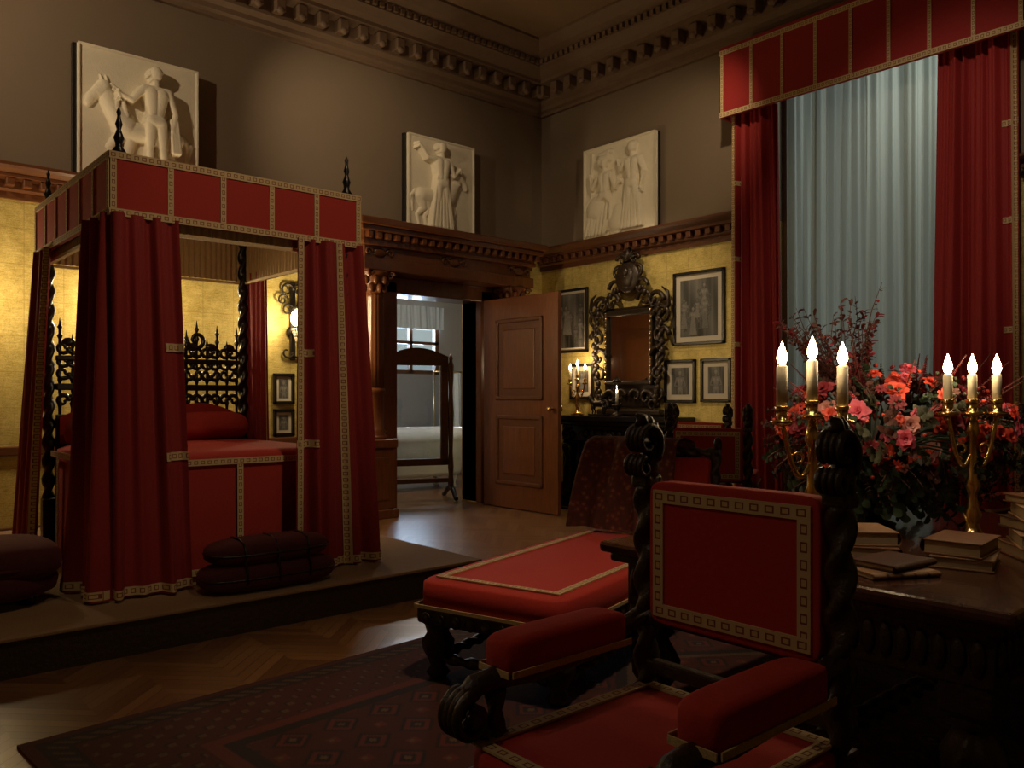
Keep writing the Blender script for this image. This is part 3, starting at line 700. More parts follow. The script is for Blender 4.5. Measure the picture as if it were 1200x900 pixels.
for i,(l,w_,t_,rz,mt_) in enumerate(((.28,.20,.05,.4,'leather2'),(.27,.19,.045,.1,'leather'),(.24,.17,.04,.5,'leather3'))):
    book(b,(4.15,1.02,zz),l,w_,t_,rz,M[mt_]); zz+=t_+.001
b.done()

# ------------------------------------------------------------ BOUQUET
VX,VY=3.58,1.68
root=empty('flower_bouquet',(VX,VY,TH))
v=MB('vase'); v.lathe([(.10,0),(.105,.015),(.06,.03),(.035,.06),(.04,.09),(.10,.14),(.14,.2),(.15,.25),(.13,.29),(.15,.31),(.155,.32),(.14,.32),(.12,.25),(.02,.2)],(VX,VY,TH+.001),M['iron'],24); v.done(root)
fl=MB('blossoms'); C0=Vector((VX+.06,VY-.05,1.21)); base=Vector((VX,VY,1.08))
def frame(n):
    n=n.normalized(); a=n.orthogonal().normalized(); return a,n.cross(a),n
def petal(mb,c,a,b,n,ang,L,W,lift,mat,curl=.3):
    d=a*math.cos(ang)+b*math.sin(ang); s_=n.cross(d); vs=[]
    for i in range(4):
        t_=i/3; wd_=W*math.sin(pi*(.15+.75*t_)); p=c+d*(L*t_*math.cos(lift))+n*(L*t_*math.sin(lift)-curl*L*t_*t_)
        vs+= [p-s_*wd_+n*wd_*.25,p,p+s_*wd_+n*wd_*.25]
    fs=[]
    for i in range(3):
        for j in range(2): o=i*3+j; fs.append((o,o+1,o+4,o+3))
    mb.add(vs,fs,mat)
def rose(mb,c,n,s_,mat):
    a,b_,n=frame(n)
    for ring,(k,L,lift) in enumerate(((7,1.0,.25),(6,.8,.65),(5,.55,1.0),(4,.35,1.3))):
        for i in range(k): petal(mb,c,a,b_,n,2*pi*i/k+ring*.6+rr(-.2,.2),s_*L*rr(.85,1.1),s_*L*.40,lift+rr(-.15,.15),mat,.25)
def daisy(mb,c,n,s_,mat):
    a,b_,n=frame(n)
    for i in range(10): petal(mb,c,a,b_,n,2*pi*i/10,s_,s_*.2,.35,mat,.2)
    mb.blob(c+n*.005,(s_*.2,)*3,M['maroon'],nu=6,nv=4)
def spike(mb,c,n,L,mat,sz=.03):
    a,b_,n=frame(n); mb.tube([c,c+n*L],[.004,.002],M['twig'],4)
    k=int(L/.013)
    for i in range(k):
        p=c+n*(L*(.25+.75*i/k)); s_=sz*(1.15-i/k); an=i*2.4
        for q in range(3): petal(mb,p,a,b_,n,an+q*2.1,s_,s_*.35,.6,mat)
def leafspray(mb,c,n,L,mat,w=.02,k=7,leaf=.33):
    a,b_,n=frame(n); P=[c+n*(L*i/6)-Vector((0,0,1))*(.25*L*(i/6)**2) for i in range(7)]; mb.tube(P,[.003]*7,M['twig'],4)
    for i in range(k):
        t_=(i+1)/k; p=P[0].lerp(P[-1],t_)
        for s_ in (-1,1): petal(mb,p,a*s_,b_,n,0+rr(-.5,.5),L*leaf*(1.2-.7*t_),w,.7+rr(-.3,.3),mat,.3)
def rdir(lo=-.3):
    while True:
        d_=Vector((rr(-1,1),rr(-1,1),rr(lo,1)))
        if .2<d_.length<1: return d_.normalized()
PAL=['pink','coral','coral','coral','blush','maroon','maroon','maroon']
for i in range(190):
    d_=rdir(-.6); p=C0+Vector((d_.x*.52,d_.y*.48,d_.z*.26))*rr(.75,1.04)
    if i%4==0: fl.tube([base,base.lerp(p,.5)+Vector((0,0,.05)),p],.004,M['greenleaf'],5)
    mat=M[random.choice(PAL)]
    n_=d_+Vector((-.35,-.35,.25))*rr(.3,1.2)
    if i%5==0: daisy(fl,p,n_,rr(.022,.038),mat)
    else: rose(fl,p,n_,rr(.020,.058),mat)
for i in range(240):
    d_=rdir(-.6); p=C0+Vector((d_.x*.42,d_.y*.40,d_.z*.22-.03)); leafspray(fl,p,d_+Vector((rr(-.5,.5),rr(-.5,.5),rr(-.5,.3))),rr(.07,.16),M[random.choice(['greenleaf','greenleaf','palegreen','twig'])],rr(.008,.018),7,.34)
for i in range(50):
    d_=rdir(.0); p=C0+Vector((d_.x*.36,d_.y*.34,d_.z*.16)); spike(fl,p,d_+Vector((rr(-.2,.2),rr(-.2,.2),.2)),rr(.15,.28),M[random.choice(['pink','maroon','maroon','coral','twig','palegreen'])],rr(.014,.026))
for i in range(46):
    a=rr(0,2*pi); d_=Vector((math.cos(a)*.45-.22,math.sin(a)*.45+.22,1)).normalized(); p=C0+Vector((-.08,.1,.05)); L=rr(.38,.60); P=[p+d_*(L*j/5)+Vector((rr(-.02,.02),rr(-.02,.02),0)) for j in range(6)]
    fl.tube(P,[.005,.005,.004,.003,.002,.001],M['twig'],4)
    for j in range(18):
        q=P[2].lerp(P[5],R()); aa,bb,nn=frame(d_+Vector((rr(-.5,.5),rr(-.5,.5),rr(-.3,.5)))); petal(fl,q,aa,bb,nn,rr(0,6),rr(.02,.045),.008,.6,M[random.choice(['twig','twig','maroon'])])
for i in range(220):
    d_=rdir(-.5); p=C0+Vector((d_.x*.50,d_.y*.48,d_.z*.28)); fl.blob(p,(.008,.008,.008),M[random.choice(['maroon','coral','palegreen'])],nu=6,nv=4)
for i in range(80):
    a=rr(0,2*pi); d_=Vector((math.cos(a),math.sin(a),rr(-.5,.1))); leafspray(fl,base+Vector((0,0,.0)),d_,rr(.2,.42),M['greenleaf'],.018,10,.25)
fl.done(root)

# ------------------------------------------------------------ ARMCHAIR (local facing -X)
def armchair(x,y,rz=0,name='carved_armchair',z=0):
    T=Matrix.Translation((x,y,z))@Matrix.Rotation(rz,4,'Z')
    c=MB(name,T); D=M['dark']; Rd=M['red']; hw=.285; bx_=.30
    for s_ in (-1,1):
        yy=s_*hw
        c.box((bx_,yy,.05),(.06,.06,.10),D,.01); c.twist((bx_,yy,.10),(bx_,yy,.40),.028,.11,D); c.box((bx_,yy,.46),(.065,.065,.13),D,.01)
        c.twist((bx_,yy,.52),(bx_,yy,1.08),.030,.11,D); c.box((bx_,yy,1.095),(.065,.065,.04),D,.01)
        c.tube([(bx_,yy,1.10),(bx_+.01,yy,1.15),(bx_+.02,yy,1.20)],[.034,.030,.020],D,10)
        for q in (-.024,-.008,.008,.024):
            c.scroll((bx_-.02,yy+q,1.205),(1,0,0),(0,0,1),.062,.014,-.9,5.6,.011,.007,D,7,28)
            c.scroll((bx_-.035,yy+q,1.135),(-1,0,0),(0,0,1),.030,.008,pi/2,-4.5,.009,.006,D,6,18)
        for q in range(5):
            a=-.6+q*.55; c.tube([(bx_+.035*math.cos(a)-.02,yy,1.205+.05*math.sin(a)),(bx_+.065*math.cos(a)-.02,yy,1.205+.07*math.sin(a)),(bx_+.085*math.cos(a+.25)-.02,yy,1.205+.082*math.sin(a+.25))],[.022,.016,.005],D,7)
        c.box((-.30,yy,.05),(.06,.06,.10),D,.01); c.twist((-.30,yy,.10),(-.30,yy,.36),.028,.11,D); c.box((-.30,yy,.41),(.065,.065,.10),D,.01)
        c.twist((-.26,yy,.46),(-.26,yy,.64),.022,.10,D)
        P=[(bx_,yy,.73),(.2,yy,.70),(.05,yy,.665),(-.15,yy,.655),(-.26,yy,.665),(-.32,yy,.66),(-.36,yy,.63)]
        c.tube(P,[.024,.026,.028,.028,.028,.028,.024],D,10)
        for q in (-.026,-.009,.009,.026): c.scroll((-.345,yy+q,.595),(-1,0,0),(0,0,1),.058,.014,pi/2,-6,.013,.008,D,7,26)
        for q in (-1,1): c.lathe([(.024,0),(.02,.012),(.008,.016)],(-.345,yy+q*.028,.595),D,12,Matrix.Rotation(-q*pi/2,4,'X'))
        for q in range(4): c.blob((-.33+q*.03,yy,.56-q*.012),(.02,.03,.02),D,nu=8,nv=6)
        c.blob((-.045,yy,.715),(.215,.056,.048),Rd,.35,28,14)
        for q in (-1,1): c.ribbon((-.255,yy+q*.058,.682),(.165,yy+q*.058,.682),(0,q,0),.016,M['cord'],.004)
        c.ribbon((-.261,yy-.055,.682),(-.261,yy+.055,.682),(-1,0,0),.016,M['cord'],.004)
        c.twist((-.30,yy,.14),(bx_,yy,.14),.022,.1,D)
    c.twist((0,-hw,.14),(0,hw,.14),.022,.1,D)
    for q in (-.30,bx_): c.bx(q-.02,q+.02,-hw,hw,.38,.44,D,.01)
    for s_ in (-1,1): c.bx(-.30,bx_,s_*hw-.02,s_*hw+.02,.38,.44,D,.01)
    c.blob((-.02,0,.475),(.335,.30,.055),Rd,.22,40,14)
    zt=.5305
    c.rect_ribbon([(-.32,-.265,zt),(.28,-.265,zt),(.28,.265,zt),(-.32,.265,zt)],(0,0,1),.034)
    c.bx(bx_-.022,bx_+.022,-hw,hw,.70,.73,D,.008)
    c.blob((bx_,0,.905),(.032,.252,.195),Rd,.14,40,20)
    for s_ in (-1,1):
        xx=bx_+s_*.032
        c.rect_ribbon([(xx,-.215,.75),(xx,.215,.75),(xx,.215,1.06),(xx,-.215,1.06)],(s_,0,0),.034)
    c.bx(bx_-.018,bx_+.018,-hw,hw,.56,.60,D,.008)
    c.done()
armchair(1.51,1.205,z=RZ)
armchair(6.35,4.75,rz=.15)
armchair(5.35,3.75,rz=pi+.5,z=RZ)
armchair(5.35,1.45,rz=-.1,z=RZ)

# ------------------------------------------------------------ CHAISE
A=math.radians(16); TC=Matrix.Translation((3.24,3.10,RZ))@Matrix.Rotation(A,4,'Z')
droot=empty('daybed',(3.24,3.10,RZ))
ch=MB('frame_and_upholstery',TC)
L2,W2=.95,.40
ch.bx(-L2,L2,-W2,W2,.26,.34,M['dark'],.015)
for i in range(22):
    for s_ in (-1,1): ch.blob((-L2+.06+i*.085,s_*W2,.29),(.03,.015,.03),M['dark'],nu=7,nv=5)
for i in range(9): ch.blob((-L2,-W2+.06+i*.085,.29),(.015,.03,.03),M['dark'],nu=7,nv=5)
ch.blob((0,0,.395),(L2+.01,W2+.01,.075),M['red'],.16,48,14)
ch.rect_ribbon([(-L2+.09,-W2+.08,.4705),(L2-.2,-W2+.08,.4705),(L2-.2,W2-.08,.4705),(-L2+.09,W2-.08,.4705)],(0,0,1),.036)
for s_ in (-1,1): ch.ribbon((-L2,s_*(W2+.008),.345),(L2,s_*(W2+.008),.345),(0,s_,0),.016,M['cord'])
ch.ribbon((-L2-.008,-W2,.345),(-L2-.008,W2,.345),(-1,0,0),.016,M['cord'])
for x in (-L2+.08,0,L2-.06):
    for s_ in (-1,1):
        y=s_*(W2-.07); ch.lathe([(.04,0),(.055,.02),(.035,.05),(.05,.09),(.07,.13),(.075,.17),(.05,.21),(.06,.24),(.06,.27)],(x,y,0),M['dark'],14,None,0,6,.08)
for s_ in (-1,1): ch.twist((-L2+.08,s_*(W2-.07),.09),(L2-.06,s_*(W2-.07),.09),.022,.1,M['dark'])
ch.twist((-L2+.08,-W2+.07,.09),(-L2+.08,W2-.07,.09),.022,.1,M['dark'])
for s_ in (-1,1):
    ch.twist((L2-.02,s_*(W2-.02),.34),(L2+.10,s_*(W2-.02),.98),.03,.12,M['dark']); ch.scroll((L2+.12,s_*(W2-.02),1.03),(1,0,0),(0,0,1),.05,.012,-pi/2,6,.018,.010,M['dark'])
ch.box((L2+.03,0,.72),(.07,.72,.46),M['red'],.03,0,.18)
ch.twist((L2+.09,-W2,.98),(L2+.09,W2,.98),.025,.1,M['dark'])
ch.done(droot)
sh=MB('paisley_shawl',TC)
def shawl(u,v):
    y=-.20+.62*u+.03*math.sin(v*5); w_=.024*math.sin(u*17+v*3)+.014*math.sin(u*31)
    s_=v
    if s_<.45: t_=s_/.45; return (L2-.14-.10*(1-t_)+.10*t_+w_-.03,y+.03*(1-t_)*(u-.5)*4,.50+.54*t_)
    if s_<.6: t_=(s_-.45)/.15; return (L2-.07+w_*.5+.24*t_,y,1.04+.03*math.sin(pi*t_))
    t_=(s_-.6)/.4; return (L2+.19+w_,y,1.04-.45*t_)
sh.surf(shawl,0,1,0,1,60,50,M['paisley']); sh.done(droot)

# ------------------------------------------------------------ RUG
RW,RD=5.0,3.9; nx,ny=500,390
xs=np.linspace(0,RW,nx); ys=np.linspace(0,RD,ny); X,Y=np.meshgrid(xs,ys)
ed=np.minimum(np.minimum(X,RW-X),np.minimum(Y,RD-Y))
dr=np.array([.065,.015,.011]); nv=np.array([.024,.012,.012]); cr=np.array([.15,.082,.046]); rd=np.array([.11,.023,.015])
def put(mask,c,out): out[mask]=c
col=np.tile(dr,(ny,nx,1)).astype(float)
S_=.22
px=(X/S_)%1-.5; py=(Y/S_)%1-.5; dd=np.abs(px)+np.abs(py)
put(dd<.42,nv,col); put(dd<.33,rd,col); put(dd<.20,nv,col); put(dd<.09,cr*.8,col)
px=((X+S_/2)/S_)%1-.5; py=((Y+S_/2)/S_)%1-.5; dd=np.maximum(np.abs(px),np.abs(py)); put(dd<.12,rd,col); put(dd<.05,cr*.8,col)
mx_=np.abs(X-RW/2)/1.3+np.abs(Y-RD/2)/1.0; put((mx_<1)&(mx_>.93),nv,col); put((mx_<.93)&(mx_>.88),cr*.6,col)
b1=ed<.62; put(b1,nv,col); s_=((X+Y)/.12)%1; t_=((X-Y)/.12)%1
put(b1&(ed<.56)&(ed>.50),rd,col); put(b1&(ed<.50)&(ed>.16),dr,col)
m_=b1&(ed<.48)&(ed>.18); dd=np.abs(s_-.5)+np.abs(t_-.5); put(m_&(dd<.32),nv,col); put(m_&(dd<.2),cr*.7,col); put(m_&(dd<.1),rd,col)
put((ed<.16)&(ed>.06),nv,col); put((ed<.14)&(ed>.08)&((((X+Y)/.07)%1)<.45),cr*.6,col); put(ed<.05,dr,col)
rg=MB('persian_rug',Matrix.Translation((.91,-.28,.002))@Matrix.Rotation(math.radians(4),4,'Z'))
P=[(a,b_,.012) for a,b_ in zip(X.ravel(),Y.ravel())]; i=(np.arange(nx-1)[None,:]+np.arange(ny-1)[:,None]*nx).ravel()
rg.add(P,[(int(q),int(q)+1,int(q)+nx+1,int(q)+nx) for q in i],M['rug'],True,None,[(*c_,1) for c_ in col.reshape(-1,3)])
rg.bx(0,RW,0,RD,0,.011,M['darkred'])
rg.done()

# ------------------------------------------------------------ PLATFORM & BED
PZ=.20
p=MB('carpeted_platform'); p.bx(X0+.02,3.64,4.52,YB-.04,0,PZ-.02,M['dark']); p.bx(X0+.02,3.66,4.50,YB-.04,PZ-.02,PZ,M['tan'],.006); p.done()
bed=empty('canopy_bed',(2.15,5.95,PZ))
bx0,bx1,by0,by1=1.34,2.97,5.0,6.9
fr=MB('posts')
for (x,y) in ((1.41,5.07),(2.90,5.07),(1.41,6.83),(2.90,6.83)):
    fr.box((x,y,PZ+.2),(.09,.09,.4),M['ebony'],.01)
    fr.twist((x,y,PZ+.4),(x,y,2.74),.036,.14,M['ebony'])
    fr.lathe([(.03,0),(.04,.02),(.02,.05),(.02,.07),(.03,.10),(.018,.13),(.012,.15),(.021,.18),(.012,.21),(.009,.23),(.014,.25),(.002,.28)],(x,y,2.75),M['ebony'],12)
E=M['ebony']; hy=6.80
fr.bx(1.45,2.86,hy-.03,hy+.03,PZ,1.22,E,.01); fr.bx(1.45,2.86,hy-.03,hy+.03,1.40,1.45,E,.01)
fr.bx(1.45,2.86,hy-.025,hy+.025,1.62,1.66,E,.01)
n=17
for i in range(n):
    x=1.48+i*(1.35/(n-1)); hh=1.78+.18*math.exp(-((x-2.15)/.28)**2)+(.12 if i%2==0 else 0)
    fr.lathe([(.012,0),(.012,.05),(.02,.08),(.012,.1),(.012,.18)],(x,hy,1.22),E,8)
    fr.lathe([(.011,0),(.018,.03),(.011,.06),(.011,.17)],(x,hy,1.45),E,8)
    k=hh-1.66
    fr.lathe([(.011,0),(.011,k*.5),(.022,k*.6),(.011,k*.68),(.010,k*.8),(.020,k*.88),(.010,k*.94),(.002,k+.04)],(x,hy,1.66),E,8)
for i in range(9):
    x=1.54+i*.153
    for s_ in (-1,1):
        for zc,w_ in ((1.53,.019),(1.32,.019),(1.72,.018),(1.62,.016)):
            fr.scroll((x+s_*.04,hy,zc),(s_,0,0),(0,0,1),.05,.01,pi,pi+(7 if zc>1.4 else -7),w_,w_*.6,E,6,20)
    fr.blob((x,hy,1.76),(.05,.018,.035),E,nu=10,nv=6)
for s_ in (-1,1):
    fr.scroll((2.15+s_*.12,hy,1.88),(s_,0,0),(0,0,1),.10,.02,pi,pi+8,.026,.014,E,7,26); fr.scroll((2.15+s_*.34,hy,1.82),(s_,0,0),(0,0,1),.08,.02,pi,pi+8,.022,.012,E,7,26)
    fr.scroll((2.15+s_*.05,hy,2.0),(s_,0,0),(0,0,1),.06,.015,pi,pi+7,.018,.010,E,7,22)
fr.blob((2.15,hy,1.99),(.07,.03,.09),E)
fr.bx(1.46,1.50,5.25,6.8,PZ+.1,PZ+.35,E,.01); fr.bx(2.80,2.84,5.25,6.8,PZ+.1,PZ+.35,E,.01)
fr.done(bed)
cn=MB('canopy'); z0,z1=2.385,2.75; Rb=M['bedred']
cn.bx(bx0,bx1,by0,by0+.03,z0,z1,Rb,.004); cn.bx(bx0,bx1,by1-.03,by1,z0,z1,Rb,.004); cn.bx(bx0,bx0+.03,by0,by1,z0,z1,Rb,.004); cn.bx(bx1-.03,bx1,by0,by1,z0,z1,Rb,.004)
cn.bx(bx0+.01,bx1-.01,by0+.01,by1-.01,z1-.02,z1-.004,Rb)
for (zz) in (z0+.02,z1-.02):
    cn.ribbon((bx0-.002,by0-.001,zz),(bx1+.002,by0-.001,zz),(0,-1,0),.042); cn.ribbon((bx0-.001,by1,zz),(bx0-.001,by0,zz),(-1,0,0),.042)
    cn.ribbon((bx1+.001,by0,zz),(bx1+.001,by1,zz),(1,0,0),.042); cn.ribbon((bx1,by1+.001,zz),(bx0,by1+.001,zz),(0,1,0),.042)
za,zb=z0+.042,z1-.042
for i in range(6):
    x=bx0+.02+i*(bx1-bx0-.04)/5
    cn.ribbon((x,by0-.001,za),(x,by0-.001,zb),(0,-1,0),.034); cn.ribbon((x,by1+.001,za),(x,by1+.001,zb),(0,1,0),.034)
for i in range(7):
    y=by0+.02+i*(by1-by0-.04)/6
    cn.ribbon((bx0-.001,y,za),(bx0-.001,y,zb),(-1,0,0),.034); cn.ribbon((bx1+.001,y,za),(bx1+.001,y,zb),(1,0,0),.034)
cx_,cy_=(bx0+bx1)/2,(by0+by1)/2
def tester(u,v):
    a=2*pi*u; dx,dy=math.cos(a),math.sin(a); k=min(.77/max(1e-6,abs(dx)),.90/max(1e-6,abs(dy)))
    return (cx_+dx*k*v,cy_+dy*k*v,2.70-.16*(1-v)+.012*math.sin(a*48)*v)
cn.surf(tester,0,1,0.02,1,480,4,M['cream'])
i0=.055
for (a,b_) in (((bx0+i0,by1-i0),(bx1-i0,by1-i0)),((bx1-i0,by1-i0),(bx1-i0,by0+i0)),((bx0+i0,by0+i0),(bx0+i0,by1-i0)),((bx1-i0,by0+i0),(bx0+i0,by0+i0))):
    drape(cn,[a,b_],[a,b_],2.34,2.69,34,.008,M['olive'],bottomband=False,irr=.3)
    cn.ribbon((*a,2.335),(*b_,2.335),(0,0,-1),.03,M['cord'],.02)
cn.done(bed)
cu=MB('bed_curtains'); RC=M['bedcur']
drape(cu,[(1.33,5.50),(1.33,5.0),(1.36,4.985),(1.72,4.985)],[(1.22,5.46),(1.24,4.98),(1.28,4.90),(1.78,4.90)],PZ+.012,2.40,7,.048,RC,bands=(),side=1,vis=1,hb=((.88,1,1.64),(.86,1,1.0)))
drape(cu,[(2.48,4.985),(2.94,4.985),(2.985,5.02),(2.985,5.28)],[(2.44,4.92),(3.02,4.92),(3.10,5.0),(3.10,5.3)],PZ+.012,2.40,7,.045,RC,bands=(.03,.40,),side=1,ph=1,vis=1,hb=((.0,.14,1.64),(.0,.16,1.04)))
drape(cu,[(1.33,6.92),(1.33,6.42)],[(1.20,6.95),(1.22,6.36)],PZ+.012,2.40,4,.035,RC,bands=(.95,),side=1,vis=1)
drape(cu,[(2.93,6.42),(2.93,6.90)],[(2.95,6.38),(2.95,6.92)],PZ+.012,2.40,4,.03,RC,bands=(.06,),side=-1,vis=1)
cu.done(bed)
mt=MB('bedspread')
def spread(u,v):
    e=.12
    a=2*pi*u
    def sp(x): return math.copysign(abs(x)**e,x)
    sx,sy=.72,.80
    X_,Y_=sp(math.cos(a)),sp(math.sin(a))
    if v<.5: k=v/.5; return (2.155+sx*X_*k,5.94+sy*Y_*k,1.0+.012*(1-k*k)-.03*max(0,k-.93)/.07)
    k=(v-.5)/.5; fl_=1+.015*k+.006*math.sin(a*22)*k
    return (2.155+(sx+.01)*X_*fl_,5.94+(sy+.01)*Y_*fl_,.97-(.97-PZ-.006)*k)
mt.surf(spread,0,1,0.001,1,220,28,M['bedred'])
yf=5.94-.81-.022
mt.ribbon((1.47,yf+.006,.94),(2.85,yf+.006,.94),(0,-1,.0),.04)
for x in (1.62,2.15,2.68): mt.ribbon((x,yf-.004,PZ+.02),(x,yf+.002,.918),(0,-1,0),.04)
mt.ribbon((1.47,yf-.008,PZ+.06),(2.85,yf-.008,PZ+.06),(0,-1,0),.04)
xl=2.155-.73-.02
mt.ribbon((xl,6.7,.94),(xl,5.17,.94),(-1,0,0),.04)
for y in (5.5,6.0,6.5): mt.ribbon((xl-.004,y,PZ+.02),(xl-.002,y,.918),(-1,0,0),.04)
mt.done(bed)
pl=MB('pillows')
for x in (1.80,2.50): pl.blob((x,6.60,1.09),(.33,.16,.11),M['bedred'],.6,24,12,X=Matrix.Rotation(-.5,3,'X'))
pl.surf(lambda u,v:(1.47+1.37*u,6.755,1.0+v*(.20+.10*abs(math.sin(2*pi*u)))),0,1,0,1,60,3,M['bedred'])
pl.done(bed)

fc=MB('tufted_floor_cushion',Matrix.Translation((2.17,4.74,PZ+.002)))
fc.blob((0,0,.085),(.42,.17,.085),M['darkred'],.6,36,16); fc.blob((.0,.01,.225),(.38,.155,.08),M['darkred'],.65,36,16)
for x in (-.2,0,.2): fc.tube([(x,-.168,.06),(x,-.172,.12),(x,-.15,.17),(x,-.155,.22),(x,-.12,.285),(x,-.04,.306),(x,.06,.306),(x,.13,.28)],.007,M['ebony'],6)
for zc,ww in ((.085,.415),(.225,.375)): fc.tube([(ww*math.copysign(abs(math.cos(a))**.6,math.cos(a)),.168*math.copysign(abs(math.sin(a))**.6,math.sin(a)),zc) for a in [2*pi*q/48 for q in range(48)]],.007,M['ebony'],6,True)
fc.done()
st=MB('round_footstool',Matrix.Translation((.80,5.35,PZ+.002)))
st.lathe([(.30,.05),(.34,.07),(.35,.12),(.33,.2)],(0,0,0),M['darkred'],32); st.blob((0,0,.24),(.35,.35,.11),M['darkred'],.6,36,12)
for q in range(4): a=pi/4+q*pi/2; st.lathe([(.03,0),(.04,.03),(.03,.07)],(.25*math.cos(a),.25*math.sin(a),0),M['ebony'],10)
st.tube([(.352*math.cos(a),.352*math.sin(a),.22) for a in [2*pi*q/48 for q in range(48)]],.010,M['darkred'],6,True)
st.done()

# ------------------------------------------------------------ WINDOW CURTAINS
wc=MB('window_curtain'); drape(wc,[(7.50,5.0),(7.50,4.46)],[(7.44,4.98),(7.44,4.34)],.02,4.34,5,.055,M['redcur'],bands=(.04,),side=1,vis=1,hb=((0,.2,1.0),(0,.2,1.9),(0,.2,2.8),(0,.2,3.6))); wc.done()
wc=MB('window_curtain'); drape(wc,[(7.50,2.93),(7.50,2.30)],[(7.44,2.98),(7.44,2.24)],.02,4.50,6,.055,M['redcur'],bands=(.94,),side=1,vis=1,hb=((.8,1,1.9),(.8,1,2.8),(.8,1,3.6))); wc.done()
sc=MB('sheer_curtains')
drape(sc,[(7.63,4.44),(7.63,4.10)],[(7.63,4.42),(7.63,4.10)],.12,4.6,2.5,.055,M['sheer'],bottomband=False,side=1)
drape(sc,[(7.62,4.14),(7.62,3.62)],[(7.62,4.16),(7.62,3.64)],.12,4.6,4,.055,M['sheer'],bottomband=False,side=1)
drape(sc,[(7.63,3.64),(7.63,3.20)],[(7.63,3.64),(7.63,3.18)],.12,4.6,3,.055,M['sheer'],bottomband=False,side=1)
drape(sc,[(7.62,3.26),(7.62,2.76)],[(7.62,3.26),(7.62,2.80)],.12,4.6,4,.055,M['sheer'],bottomband=False,side=1); sc.done()
va=MB('window_valance'); vy0,vy1,vx,vz0,vz1=2.20,5.05,7.33,4.28,4.99
va.bx(vx,vx+.03,vy0,vy1,vz0,vz1,M['redcur'],.004); va.bx(vx,XR,vy0,vy0+.03,vz0,vz1,M['redcur'],.004); va.bx(vx,XR,vy1-.03,vy1,vz0,vz1,M['redcur'],.004); va.bx(vx,XR,vy0,vy1,vz1,vz1+.03,M['redcur'],.004)
for z in (vz0+.03,vz1-.03): va.ribbon((vx-.001,vy1,z),(vx-.001,vy0,z),(-1,0,0),.05)
for i in range(9):
    y=vy0+.03+i*(vy1-vy0-.06)/8; va.ribbon((vx-.001,y,vz0+.056),(vx-.001,y,vz1-.056),(-1,0,0),.032)
va.done()

# ------------------------------------------------------------ SCONCES
def sconce(x,z,power):
    s=MB('crystal_wall_sconce',TB(x,YB-.002,z)); I=M['iron']
    s.lathe([(.06,0),(.07,.015),(.03,.03)],(0,0,-.12),I,16,Matrix.Rotation(pi/2,4,'X'))
    s.bx(-.03,.03,-.03,0,-.42,.42,I,.01)
    for q in (-1,1):
        s.scroll((q*.07,-.03,.33),(q,0,0),(0,0,1),.08,.015,pi,-5,.014,.007,I,6,22); s.scroll((q*.07,-.03,-.33),(q,0,0),(0,0,1),.08,.015,pi,5+pi,.014,.007,I,6,22); s.scroll((q*.06,-.03,.12),(q,0,0),(0,0,1),.07,.015,pi,-5,.012,.007,I,6,22)
        s.scroll((q*.13,-.05,.22),(q,0,0),(0,0,1),.06,.015,pi,-5,.012,.007,I,6,22)
    s.tube([(0,-.03,-.12),(0,-.10,-.18),(0,-.17,-.16),(0,-.19,-.09)],.013,I)
    s.lathe([(.02,-.10),(.06,-.08),(.065,-.065),(.02,-.06)],(0,-.19,0),I,14)
    s.blob((0,-.19,.02),(.10,.10,.105),M['globe'],1,20,12)
    for q in range(20):
        a=2*pi*q/20
        for k in range(5): s.blob((.085*math.cos(a)*(1-.12*k),-.19+.085*math.sin(a)*(1-.12*k),-.10-.030*k),(.008,.008,.013),M['candle'],nu=6,nv=4)
    s.lathe([(.06,.12),(.07,.13),(.02,.16),(.008,.22)],(0,-.19,0),I,14)
    s.done()
    point('sconce_light',(x,YB-.38,z+.02),power,(1,.76,.44),.08)
sconce(4.02,2.16,32)
sconce(2.33,2.16,36)
sconce(1.02,2.16,26)
point('canopy_fill',(2.15,5.9,2.05),4.5,(1,.76,.46),.10)  # added fill light to brighten the canopy inside, no fixture there

candelabrum(XR-.27,7.24,1.121,.66,.13,pi/2,.16,.017,3,mid=.05)
ln=MB('glass_lantern',Matrix.Translation((XR-.34,6.52,1.121)))
ln.lathe([(.07,0),(.075,.01),(.05,.03),(.02,.05),(.03,.08),(.06,.12),(.06,.14)],(0,0,0),M['iron'],16); ln.lathe([(.055,.14),(.07,.22),(.07,.34),(.05,.40)],(0,0,0),M['cheval'],16); ln.lathe([(.018,.14),(.018,.28)],(0,0,0),M['candle'],10)
ln.lathe([(.055,.40),(.06,.41),(.03,.44),(.01,.47)],(0,0,0),M['iron'],16); bulb(ln,(0,0,.28),.05); ln.done()
hs=MB('bronze_horse_figurine',Matrix.Translation((XR-.32,6.84,1.121))@Matrix.Rotation(pi/2,4,'Z'))
I=M['iron']; hs.bx(-.13,.13,-.05,.05,0,.02,I,.004)
hs.tube([(-.10,0,.14),(-.05,0,.145),(.04,0,.14),(.085,0,.15),(.12,0,.20),(.135,0,.235)],[.035,.042,.036,.038,.026,.02],I,12)
hs.tube([(.13,0,.235),(.16,0,.22),(.185,0,.195)],[.020,.017,.011],I,10)
for (x,kx) in ((-.09,-.105),(.07,.085)):
    for q in (-.02,.02): hs.tube([(x,q,.13),(kx,q,.08),(x-.004,q,.05),(x+.006,q,.022)],[.020,.013,.009,.010],I,8)
hs.tube([(-.13,0,.15),(-.16,0,.12),(-.165,0,.07)],[.010,.013,.004],I,7)
for q in (-.01,.01): hs.tube([(.125,q,.25),(.128,q,.272)],[.006,.001],I,6)
hs.done()

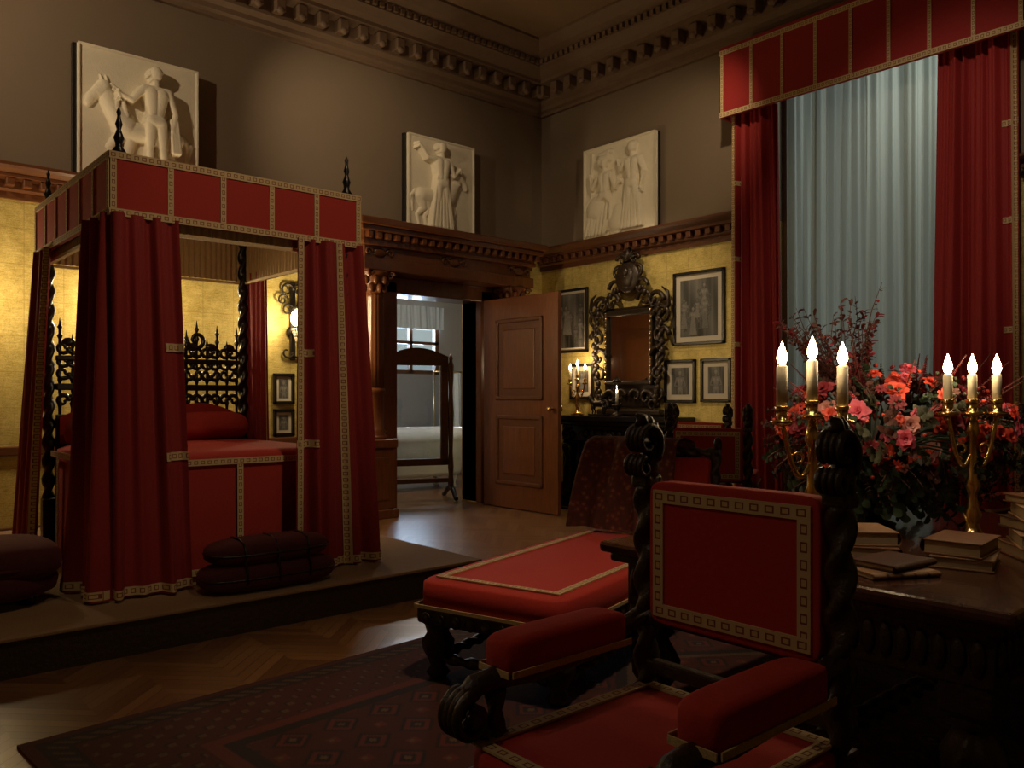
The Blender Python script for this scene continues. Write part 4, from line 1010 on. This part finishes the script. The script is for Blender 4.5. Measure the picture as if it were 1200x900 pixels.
# ------------------------------------------------------------ LIGHTS
def spot(name,loc,tgt,power,ang,blend=.8,col=(1,.76,.50),rad=.12):
    l=bpy.data.lights.new(name,'SPOT'); l.energy=power; l.color=col; l.spot_size=math.radians(ang); l.spot_blend=blend; l.shadow_soft_size=rad
    o=bpy.data.objects.new(name,l); bpy.context.collection.objects.link(o); o.location=loc
    o.rotation_euler=(Vector(tgt)-Vector(loc)).to_track_quat('-Z','Y').to_euler(); return o
spot('spot_relief_left',(-.6,6.0,4.9),(2.4,8.19,4.2),230,82,rad=.04,blend=1)
spot('spot_relief_mid',(3.3,6.0,5.0),(4.9,8.19,4.1),120,66,rad=.04,blend=1)
spot('spot_relief_right',(6.0,4.2,4.9),(7.71,6.0,3.9),90,64,rad=.04,blend=1)
spot('spot_mantel',(4.6,5.4,5.2),(7.71,6.2,1.7),310,40)
spot('spot_seating',(2.4,1.6,5.4),(2.7,2.7,0.4),270,40,col=(1,.72,.45))
spot('spot_bed',(2.6,1.6,5.3),(2.2,5.6,1.7),200,38,col=(1,.74,.48))
spot('spot_door',(4.6,3.8,5.4),(5.3,6.5,.1),220,42,col=(1,.74,.46))
spot('spot_flowers',(1.6,.6,4.6),(3.4,1.55,1.1),110,28,col=(1,.80,.58))
spot('spot_armchair',(-.9,1.9,4.4),(1.6,1.2,.7),40,28,col=(1,.74,.5))
spot('spot_window_curtains',(4.4,1.6,5.2),(7.5,3.0,3.1),125,48,col=(1,.80,.6))
spot('spot_floor',(.2,1.6,5.2),(.7,4.1,0),95,34,col=(1,.72,.44))
def area(name,loc,tgt,power,sx,sy,col):
    l=bpy.data.lights.new(name,'AREA'); l.energy=power; l.color=col; l.shape='RECTANGLE'; l.size=sx; l.size_y=sy
    o=bpy.data.objects.new(name,l); bpy.context.collection.objects.link(o); o.location=loc
    o.rotation_euler=(Vector(tgt)-Vector(loc)).to_track_quat('-Z','Y').to_euler(); return o
area('daylight_window',(XR+.9,2.9,4.3),(XR-.1,3.6,3.7),16,.6,.8,(.90,1,.95))
area('daylight_bathroom',(8.15,12.5,2.4),(7.5,10,1.5),90,1.1,1.0,(.6,.8,1))
point('bathroom_light',(6.5,9.3,2.9),60,(1,.9,.78),.15)
wld=bpy.data.worlds.new('dusk'); bpy.context.scene.world=wld; wld.use_nodes=True
wld.node_tree.nodes['Background'].inputs[0].default_value=(.45,.54,.54,1); wld.node_tree.nodes['Background'].inputs[1].default_value=.8

# ------------------------------------------------------------ CAMERA
cd=bpy.data.cameras.new('camera'); cam=bpy.data.objects.new('camera',cd); bpy.context.collection.objects.link(cam)
cam.location=(0,0,1.35); cam.rotation_euler=(pi/2,0,-math.asin(.6587)); cd.lens=28.77; cd.sensor_width=36; cd.shift_y=.0125; cd.clip_start=.05
bpy.context.scene.camera=cam
vs=bpy.context.scene.view_settings
vs.view_transform='Standard'; vs.look='None'; vs.exposure=0
